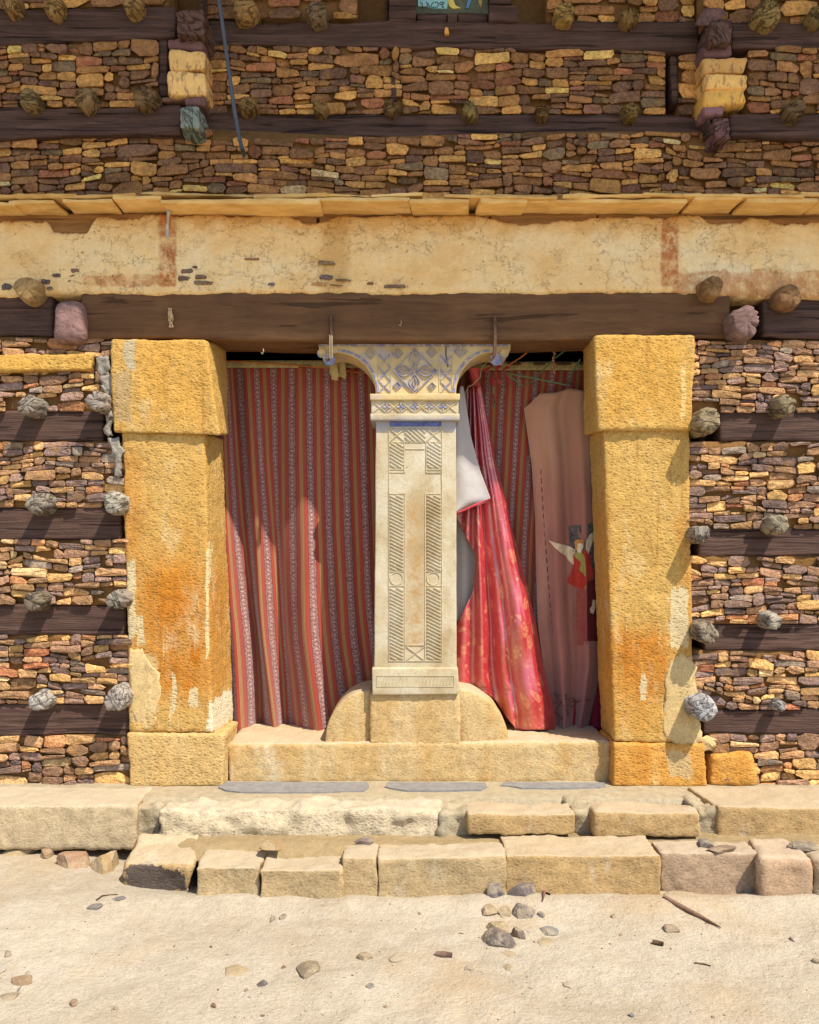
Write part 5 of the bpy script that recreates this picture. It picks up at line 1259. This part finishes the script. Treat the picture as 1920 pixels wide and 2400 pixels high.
sblock('step_stone', XL0, 318, 1890, 1990, MT['pale'], ZT + .012, .30, 500, r=.012, xrb=358)
sblock('step_stone', 366, 1040, 1896, 1982, MT['white'], ZT + .008, .16, 501, r=.03, amp=.018, fine=.008, freq=11)
sblock('step_stone', 1096, 1350, 1908, 1958, MT['ochre'], ZT + .006, .16, 502, r=.012, amp=.010)
sblock('step_stone', 1394, 1642, 1906, 1962, MT['ochre'], ZT + .008, .16, 503, r=.012, amp=.012)
sblock('step_stone', 1684, XR0, 1893, 1975, MT['ochre'], ZT + .012, .32, 504, r=.012, xlb=1612)
# mortar joints between the upper stones
for k, (a, b, pf, pb) in enumerate(((312, 372, 1898, 1992), (1036, 1102, 1912, 1975), (1346, 1400, 1908, 1965), (1638, 1690, 1906, 1975))):
    sblock('mortar_joint', a - 6, b + 6, pf - 9, pb, M_tread, ZT - .002, .2, 520 + k, r=.02, amp=.018, fine=.008, freq=12)
# lower course
sblock('step_stone', 460, 609, 2033, 2112, MT['sand'], Z2 - .03, .22, 506, r=.009, amp=.010)
sblock('step_stone', 610, 800, 2040, 2116, MT['sand'], Z2 - .032, .24, 507, r=.009, amp=.010)
sblock('step_stone', 801, 885, 2010, 2115, MT['sand'], Z2 + .005, .16, 508, r=.010, amp=.009, fine=.003)
sblock('step_stone', 885, 1184, 2013, 2116, MT['sand'], Z2 + .002, .17, 509, r=.009, amp=.010, tw=-4)
sblock('step_stone', 1185, 1549, 2006, 2110, MT['ochre'], Z2 + .006, .24, 510, r=.008, amp=.007, fine=.005, xlb=1172)
sblock('step_stone', 1549, 1783, 2000, 2110, MT['purple'], Z2 + .002, .15, 511, r=.010, amp=.008, fine=.005)
sblock('step_stone', 1783, 1910, 2014, 2116, MT['pink'], Z2 + .005, .26, 512, r=.025, amp=.012, xlb=1752)
sblock('step_stone', 1912, XR0, 2020, 2114, MT['purple'], Z2, .24, 513, r=.03, amp=.012)
# earth fill behind the lower course
xs = np.linspace(Xw(XL0), Xw(XR0), 150); yy_ = np.linspace(-.3, -.71, 20); P_ = np.array([(x, y, 0) for y in yy_ for x in xs], float)
tt = np.clip((P_[:, 0] + 1.2) / .25, 0, 1); base = .10 * (1 - tt) + (Z2 - .010 - np.clip((-.60 - P_[:, 1]), 0, 1) * .35) * tt
P_[:, 2] = base + .006 * fbm(P_, 9, 3, 88)
nc = len(xs); f = [(j * nc + i, (j + 1) * nc + i, (j + 1) * nc + i + 1, j * nc + i + 1) for j in range(len(yy_) - 1) for i in range(nc - 1)]
mobj('earth_fill', P_, f, m_mortar('dusty_fill', (214, 186, 138), .54), st)
# blue-grey slates let into the tread
M_slate = m_plain('blue_slate', rgb(172, 168, 164, .55), .7, 30, .25, .5, .3, .006)
for k, (a, b, t, bo) in enumerate(((512, 866, 1832, 1857), (902, 1142, 1833, 1853), (1174, 1420, 1833, 1847))):
    pts = [(a + 6, t), (b - 4, t + 1), (b, (t + bo) / 2), (b - 14, bo - 3), ((a + b) / 2, bo), (a + 50, bo - 1), (a + 16, bo - 6), (a, (t + bo) / 2)]
    top_ = [G(p[0], p[1], ZT + .006) for p in pts]; n = len(pts)
    v = [tuple(p) for p in top_] + [(p.x, p.y, p.z - .02) for p in top_]; f = [tuple(range(n))] + [(i, (i + 1) % n, (i + 1) % n + n, i + n) for i in range(n)]
    mobj('slate_strip', v, [tuple(reversed(q)) if len(q) > 4 else q for q in f], M_slate, st, False)

# ------------------------------------------------------------------ loose stones and litter
def m_rock():
    m = Mat('loose_rock'); n = m.noise(30, 5, .65)
    c = m.mix(.6, m.ocol(), m.ramp(n, [(.25, .7), (.75, 1.3)]), 'MULTIPLY')
    nz = m.sep(m.n('ShaderNodeNewGeometry').outputs['Normal'])[2]
    c = m.mix(m.math('MULTIPLY', m.step(m.noise(18, 5, .7), .42, .6), .6), c, rgb(226, 204, 166, .55))
    return m.done(c, .94, m.bump(m.noise(60, 5, .65), .7, .01), .12)
M_rock = m_rock()
def rock_mesh(sx, sy, sz, seed, flat=.6, sub=3, ang=.35):
    """angular stone from a noisy, chipped sphere"""
    rr_ = np.random.default_rng(seed); n, m_ = 14 if sub > 2 else 7, 8 if sub > 2 else 5; v = []
    for j in range(m_ + 1):
        a = math.pi * j / m_
        for i in range(n): b = 2 * math.pi * i / n; v.append((math.sin(a) * math.cos(b), math.sin(a) * math.sin(b), math.cos(a)))
    v = np.array(v)
    for k in range(13):                      # chip with planes
        d = rr_.normal(size=3); d /= np.linalg.norm(d); h = rr_.uniform(.5, .82); q = v @ d; ov = np.maximum(q - h, 0); v -= ov[:, None] * d[None]
    v *= 1 + .08 * fbm(v, 2.2, 2, seed)[:, None]
    v[:, 2] = np.minimum(v[:, 2], flat + .04 * pn(v, 3, seed))
    v *= np.array([sx, sy, sz])
    f = []
    for j in range(m_):
        for i in range(n): f.append((j * n + i, (j + 1) * n + i, (j + 1) * n + (i + 1) % n, j * n + (i + 1) % n))
    return v, f
PG = 'stones of the little pile'
def rock(name, px, py, wpx, dep, hgt, c, label, seed, cat='stone', group=None, rot=0, zadd=0, k=.52, flat=.6):
    p = G(px, py, gz(*G(px, py, 0).xy)); s = wpx / 2 * (D + p.y) / F
    v, f = rock_mesh(s, dep / 2, hgt, seed, flat); ca, sa = math.cos(rot), math.sin(rot)
    v = np.stack([v[:, 0] * ca - v[:, 1] * sa, v[:, 0] * sa + v[:, 1] * ca, v[:, 2]], -1)
    z = gz(p.x, p.y); v[:, 2] *= 1.15 if group == PG else .85
    v = v + np.array([p.x, p.y, z - hgt * .02 + zadd])
    o = mobj(name, v, f, M_rock, None, False, rgb(*c, k)); return tag(o, label, cat, group)
# foundation stones of the left end of the lower course
M_bou = m_hewn('stained_boulder', (226, 194, 142), (206, 166, 112), (240, 220, 180), .64, rects=[(Xw(282, -.75), Xw(452, -.75), .07, .215, .05, .03, rgb(92, 84, 84, .6))], streak=.8, chis=.7, dusty=True)
a_ = G(284, 2030, .2); c8 = [Vector((G(278, 2040, .2).x, a_.y + .02, .2)), Vector((G(452, 2040, .2).x, a_.y - .03, .215)), Vector((G(446, 2085, .09).x, a_.y + .0, .06)), Vector((G(296, 2085, .09).x, a_.y + .03, .07)),
      Vector((G(300, 1992, .23).x, -.5, .245)), Vector((G(452, 1992, .23).x, -.5, .25)), Vector((G(440, 1992, .1).x, -.5, .06)), Vector((G(318, 1992, .1).x, -.5, .08))]
vv, ff = block_mesh(c8, r=.018, amp=.014, freq=7, fine=.004, ffreq=40, res=.016, seed=601)
o = mobj('boulder', vv, ff, M_bou); tag(o, 'split boulder with a dark stained face at the left end of the lower step', 'boulder')
rock('boulder', 246, 2032, 74, .18, .10, (208, 176, 128), 'pale wedge stone between the dark faced boulder and the small pink stone', 602, 'stone', flat=.8)
rock('boulder', 166, 2026, 96, .16, .085, (206, 164, 128), 'small pinkish angular stone under the left upper step', 603, 'stone', flat=.8)
rock('boulder', 108, 2008, 34, .10, .06, (190, 150, 116), 'little brown stone wedged under the left upper step', 604, 'stone')
rock('boulder', 48, 2000, 96, .12, .05, (224, 196, 146), 'flat pale chip under the left upper step near the picture margin', 605, 'stone')
rock('boulder', -40, 1998, 80, .12, .07, (196, 150, 110), 'brown stone under the outer end of the left upper step', 606, 'stone')
# flat chips lying on the lower step
for k, (x, y, w, c, lb) in enumerate(((1700, 1984, 80, (186, 158, 134), 'flat brown slate chip lying on the purple step block'), (1655, 1972, 38, (160, 152, 146), 'small grey slate chip beside the flat brown chip'), (1884, 1978, 70, (176, 160, 140), 'grey slate flake on the pink rounded step stone'), (640, 1976, 80, (212, 178, 128), 'flat ochre cap stone above the two chiselled sand blocks'), (858, 1968, 60, (170, 150, 140), 'flat grey stone set in dust below the white rough step'))):
    p = G(x, y, Z2 + .02); s = w / 2 * (D + p.y) / F; v, f = rock_mesh(s, .05, .02, 620 + k, .5); o = mobj('slate_chip', v + np.array([p.x, p.y, Z2 + .012]), f, M_rock, None, False, rgb(*c, .5)); tag(o, lb, 'chip')
# little cairn of stones in the dust
PG = 'stones of the little pile'
for k, (x, y, w, dpt, h, c, lb, rt) in enumerate((
    (1166, 2112, 56, .08, .06, (134, 122, 128), 'squared purple grey stone at the back of the little pile in the dust', 0), (1222, 2112, 96, .09, .06, (146, 132, 126), 'long purple grey stone at the back of the little pile in the dust', .05),
    (1232, 2142, 60, .09, .045, (150, 138, 136), 'grey flat stone in the middle of the little pile', -.2), (1148, 2138, 56, .08, .03, (206, 180, 140), 'dust covered stone beside the squared purple one', 0), (1184, 2140, 40, .06, .028, (200, 176, 138), 'pale dusty stone in the middle of the little pile', .4),
    (1168, 2164, 74, .08, .036, (196, 168, 128), 'tan stone just behind the biggest stone of the pile', 0), (1166, 2192, 96, .13, .06, (152, 138, 128), 'biggest grey stone at the front of the little pile', .1), (1218, 2176, 26, .09, .045, (176, 152, 134), 'upright pinkish wedge beside the biggest pile stone', .9),
    (1286, 2166, 52, .08, .012, (168, 164, 160), 'flat grey slate flush with the dust beside the little pile', 0), (1270, 2146, 22, .05, .015, (150, 148, 140), 'small grey slate chip beside the little pile', .3), (1280, 2196, 44, .08, .012, (214, 190, 150), 'pale stone almost buried in front of the grey slate', 0))):
    rock('loose_stone', x, y, w, dpt, h, c, lb, 640 + k, 'stone', PG, rt, k=.5)
# single stones in the dust
SG = 'single stones half buried in the sandy ground'
for k, (x, y, w, dpt, h, c, lb) in enumerate((
    (722, 2276, 70, .11, .035, (176, 158, 130), 'rounded grey stone half buried in open dust'), (614, 2302, 30, .05, .022, (140, 130, 124), 'small dark grey stone beside the rounded one'), (856, 2242, 40, .07, .03, (198, 176, 142), 'upright edged tan stone half buried in the dust'),
    (930, 2246, 60, .09, .012, (226, 208, 176), 'flat whitish stone nearly flush with the dust'), (640, 2148, 20, .04, .022, (168, 150, 136), 'one of two small twin pebbles below the chiselled blocks'), (664, 2146, 20, .04, .02, (168, 150, 140), 'second of two small twin pebbles below the chiselled blocks'),
    (220, 2122, 44, .07, .010, (170, 162, 152), 'flat grey slate flush with the dust below the boulder'), (276, 2110, 38, .05, .010, (158, 152, 146), 'small triangular slate flush with the dust below the boulder'), (18, 2212, 24, .05, .02, (150, 140, 132), 'small grey stone near the left margin'),
    (4, 2246, 34, .07, .02, (222, 212, 196), 'whitish stone at the left margin'), (50, 2284, 56, .08, .03, (196, 164, 128), 'crumbling brown stone near the left margin'), (20, 2330, 50, .08, .012, (196, 176, 150), 'low flat stone near the lower left corner'), (550, 2278, 70, .1, .010, (220, 196, 152), 'flat yellowish stone flush with the dust'),
    (172, 2350, 26, .05, .018, (176, 140, 116), 'reddish chip in the open dust at lower left'), (500, 2362, 16, .03, .014, (150, 110, 84), 'tiny red brown pebble in the open dust'), (1576, 2166, 46, .07, .026, (186, 164, 138), 'tan stone beside the long wood splinter'), (1438, 2148, 18, .04, .022, (206, 184, 150), 'small pale stone behind the long wood splinter'),
    (1104, 2272, 34, .05, .02, (226, 208, 180), 'small white stone with a dark edge in front of the pile'), (1194, 2236, 46, .07, .014, (218, 196, 158), 'pale stone almost buried in front of the pile'), (1192, 2268, 32, .06, .010, (206, 186, 152), 'low pale slate buried in front of the pile'), (1538, 2098, 50, .07, .03, (222, 200, 162), 'pale lump of earth against the foot of the purple block'),
    (1914, 2252, 24, .05, .02, (160, 146, 136), 'grey chip at the right margin'), (1862, 2194, 26, .04, .02, (226, 206, 190), 'white pebble with a dark shadow near the right margin'), (1334, 2304, 34, .05, .010, (226, 210, 184), 'flat white chip in the open dust'), (868, 2316, 22, .04, .01, (176, 168, 158), 'grey chip in the open dust before the pillar'), (1480, 2380, 20, .03, .01, (160, 160, 158), 'bluish chip near the lower margin'))):
    rock('ground_stone', x, y, w, dpt, h, c, lb, 680 + k, 'stone', SG, R.uniform(-.5, .5), k=.5)
# wood splinters and twigs
def stick(pts, r, c, label, name='twig'):
    P = []
    for (x, y) in pts:
        p = G(x, y, 0); p.z = gz(p.x, p.y); p = G(x, y, p.z); P.append(Vector((p.x, p.y, gz(p.x, p.y) + r[0] * .8)))
    o = MB().tube(P, list(r), 6).build(name, m_plain('dry_wood', rgb(*c, .5), .85, 60, .35, .4), None, True); return tag(o, label, 'wood')
stick([(1556, 2120), (1590, 2134), (1640, 2152), (1690, 2168)], (.006, .010, .008, .002), (178, 138, 112), 'long flat reddish wood splinter lying in the dust', 'wood_splinter')
stick([(1530, 2200), (1555, 2212)], (.008, .008), (120, 92, 64), 'short dark stub of wood in the dust', 'wood_stub')
stick([(1022, 2238), (1040, 2242), (1060, 2242)], (.008, .011, .008), (164, 132, 112), 'short reddish chip of wood in front of the little pile', 'wood_chip')
stick([(226, 2112), (240, 2102), (276, 2098)], (.003, .004, .002), (110, 84, 60), 'thin curved twig below the dark faced boulder')
stick([(1268, 2094), (1276, 2106), (1272, 2130)], (.010, .008, .002), (170, 124, 110), 'small upright reddish splinter behind the little pile', 'wood_splinter')
stick([(1225, 2082), (1250, 2092), (1290, 2112)], (.004, .005, .003), (96, 72, 56), 'thin dark twig across the back of the little pile')
stick([(1628, 2258), (1650, 2260), (1666, 2266)], (.003, .003, .002), (130, 104, 76), 'hair thin twig in the open dust at right')
yl = MB()
for k in range(12):
    a = R.uniform(0, 6); cx, cy = 1898 + R.uniform(-18, 18), 2108 + R.uniform(-6, 6); P = []
    for t in range(7):
        p = G(cx + 16 * math.cos(a + t * .8), cy + 6 * math.sin(a + t * .8), .0); p.z = gz(p.x, p.y) + .004 + .003 * (k % 4); P.append(p)
    yl.tube(P, .002, 5)
o = yl.build('yellow_twine', m_plain('yellow_twine', rgb(206, 164, 60, .6), .8), None, True); tag(o, 'tangle of yellow twine in the dust by the right end of the lower step', 'twine')
# countless crumbs of gravel
gb = MB(); protos = [rock_mesh(1, 1, .6, 900 + k, .6, 1) for k in range(8)]
for k in range(3600):
    y_ = -.86 - 2.7 * R.random() ** .8; x_ = R.uniform(-2.1, 2.1); s = R.uniform(.0016, .0056) * (2.4 if R.random() < .06 else 1)
    v, f = protos[k % 8]; a = R.uniform(0, 6.28); ca, sa = math.cos(a), math.sin(a)
    e_ = R.uniform(2.5, 6) if k % 5 == 0 else 1.0; s = s * (.45 if e_ > 1 else 1)
    w = np.stack([v[:, 0] * e_ * ca - v[:, 1] * sa * .7, v[:, 0] * e_ * sa + v[:, 1] * ca * .7, v[:, 2]], -1) * s + np.array([x_, y_, gz(x_, y_)])
    gb.add(w, f)
def m_gravel():
    m = Mat('gravel_crumbs'); isl = m.n('ShaderNodeNewGeometry').outputs['Random Per Island']
    return m.done(m.ramp(isl, [(0, rgb(120, 96, 76, .5)), (.3, rgb(190, 160, 122, .5)), (.6, rgb(226, 204, 168, .55)), (.85, rgb(168, 158, 150, .5)), (1, rgb(238, 226, 204, .6))]), .95)
o = gb.build('gravel', m_gravel(), None, True); tag(o, 'scattered crumbs of gravel over the dusty ground', 'gravel', None, 'stuff')
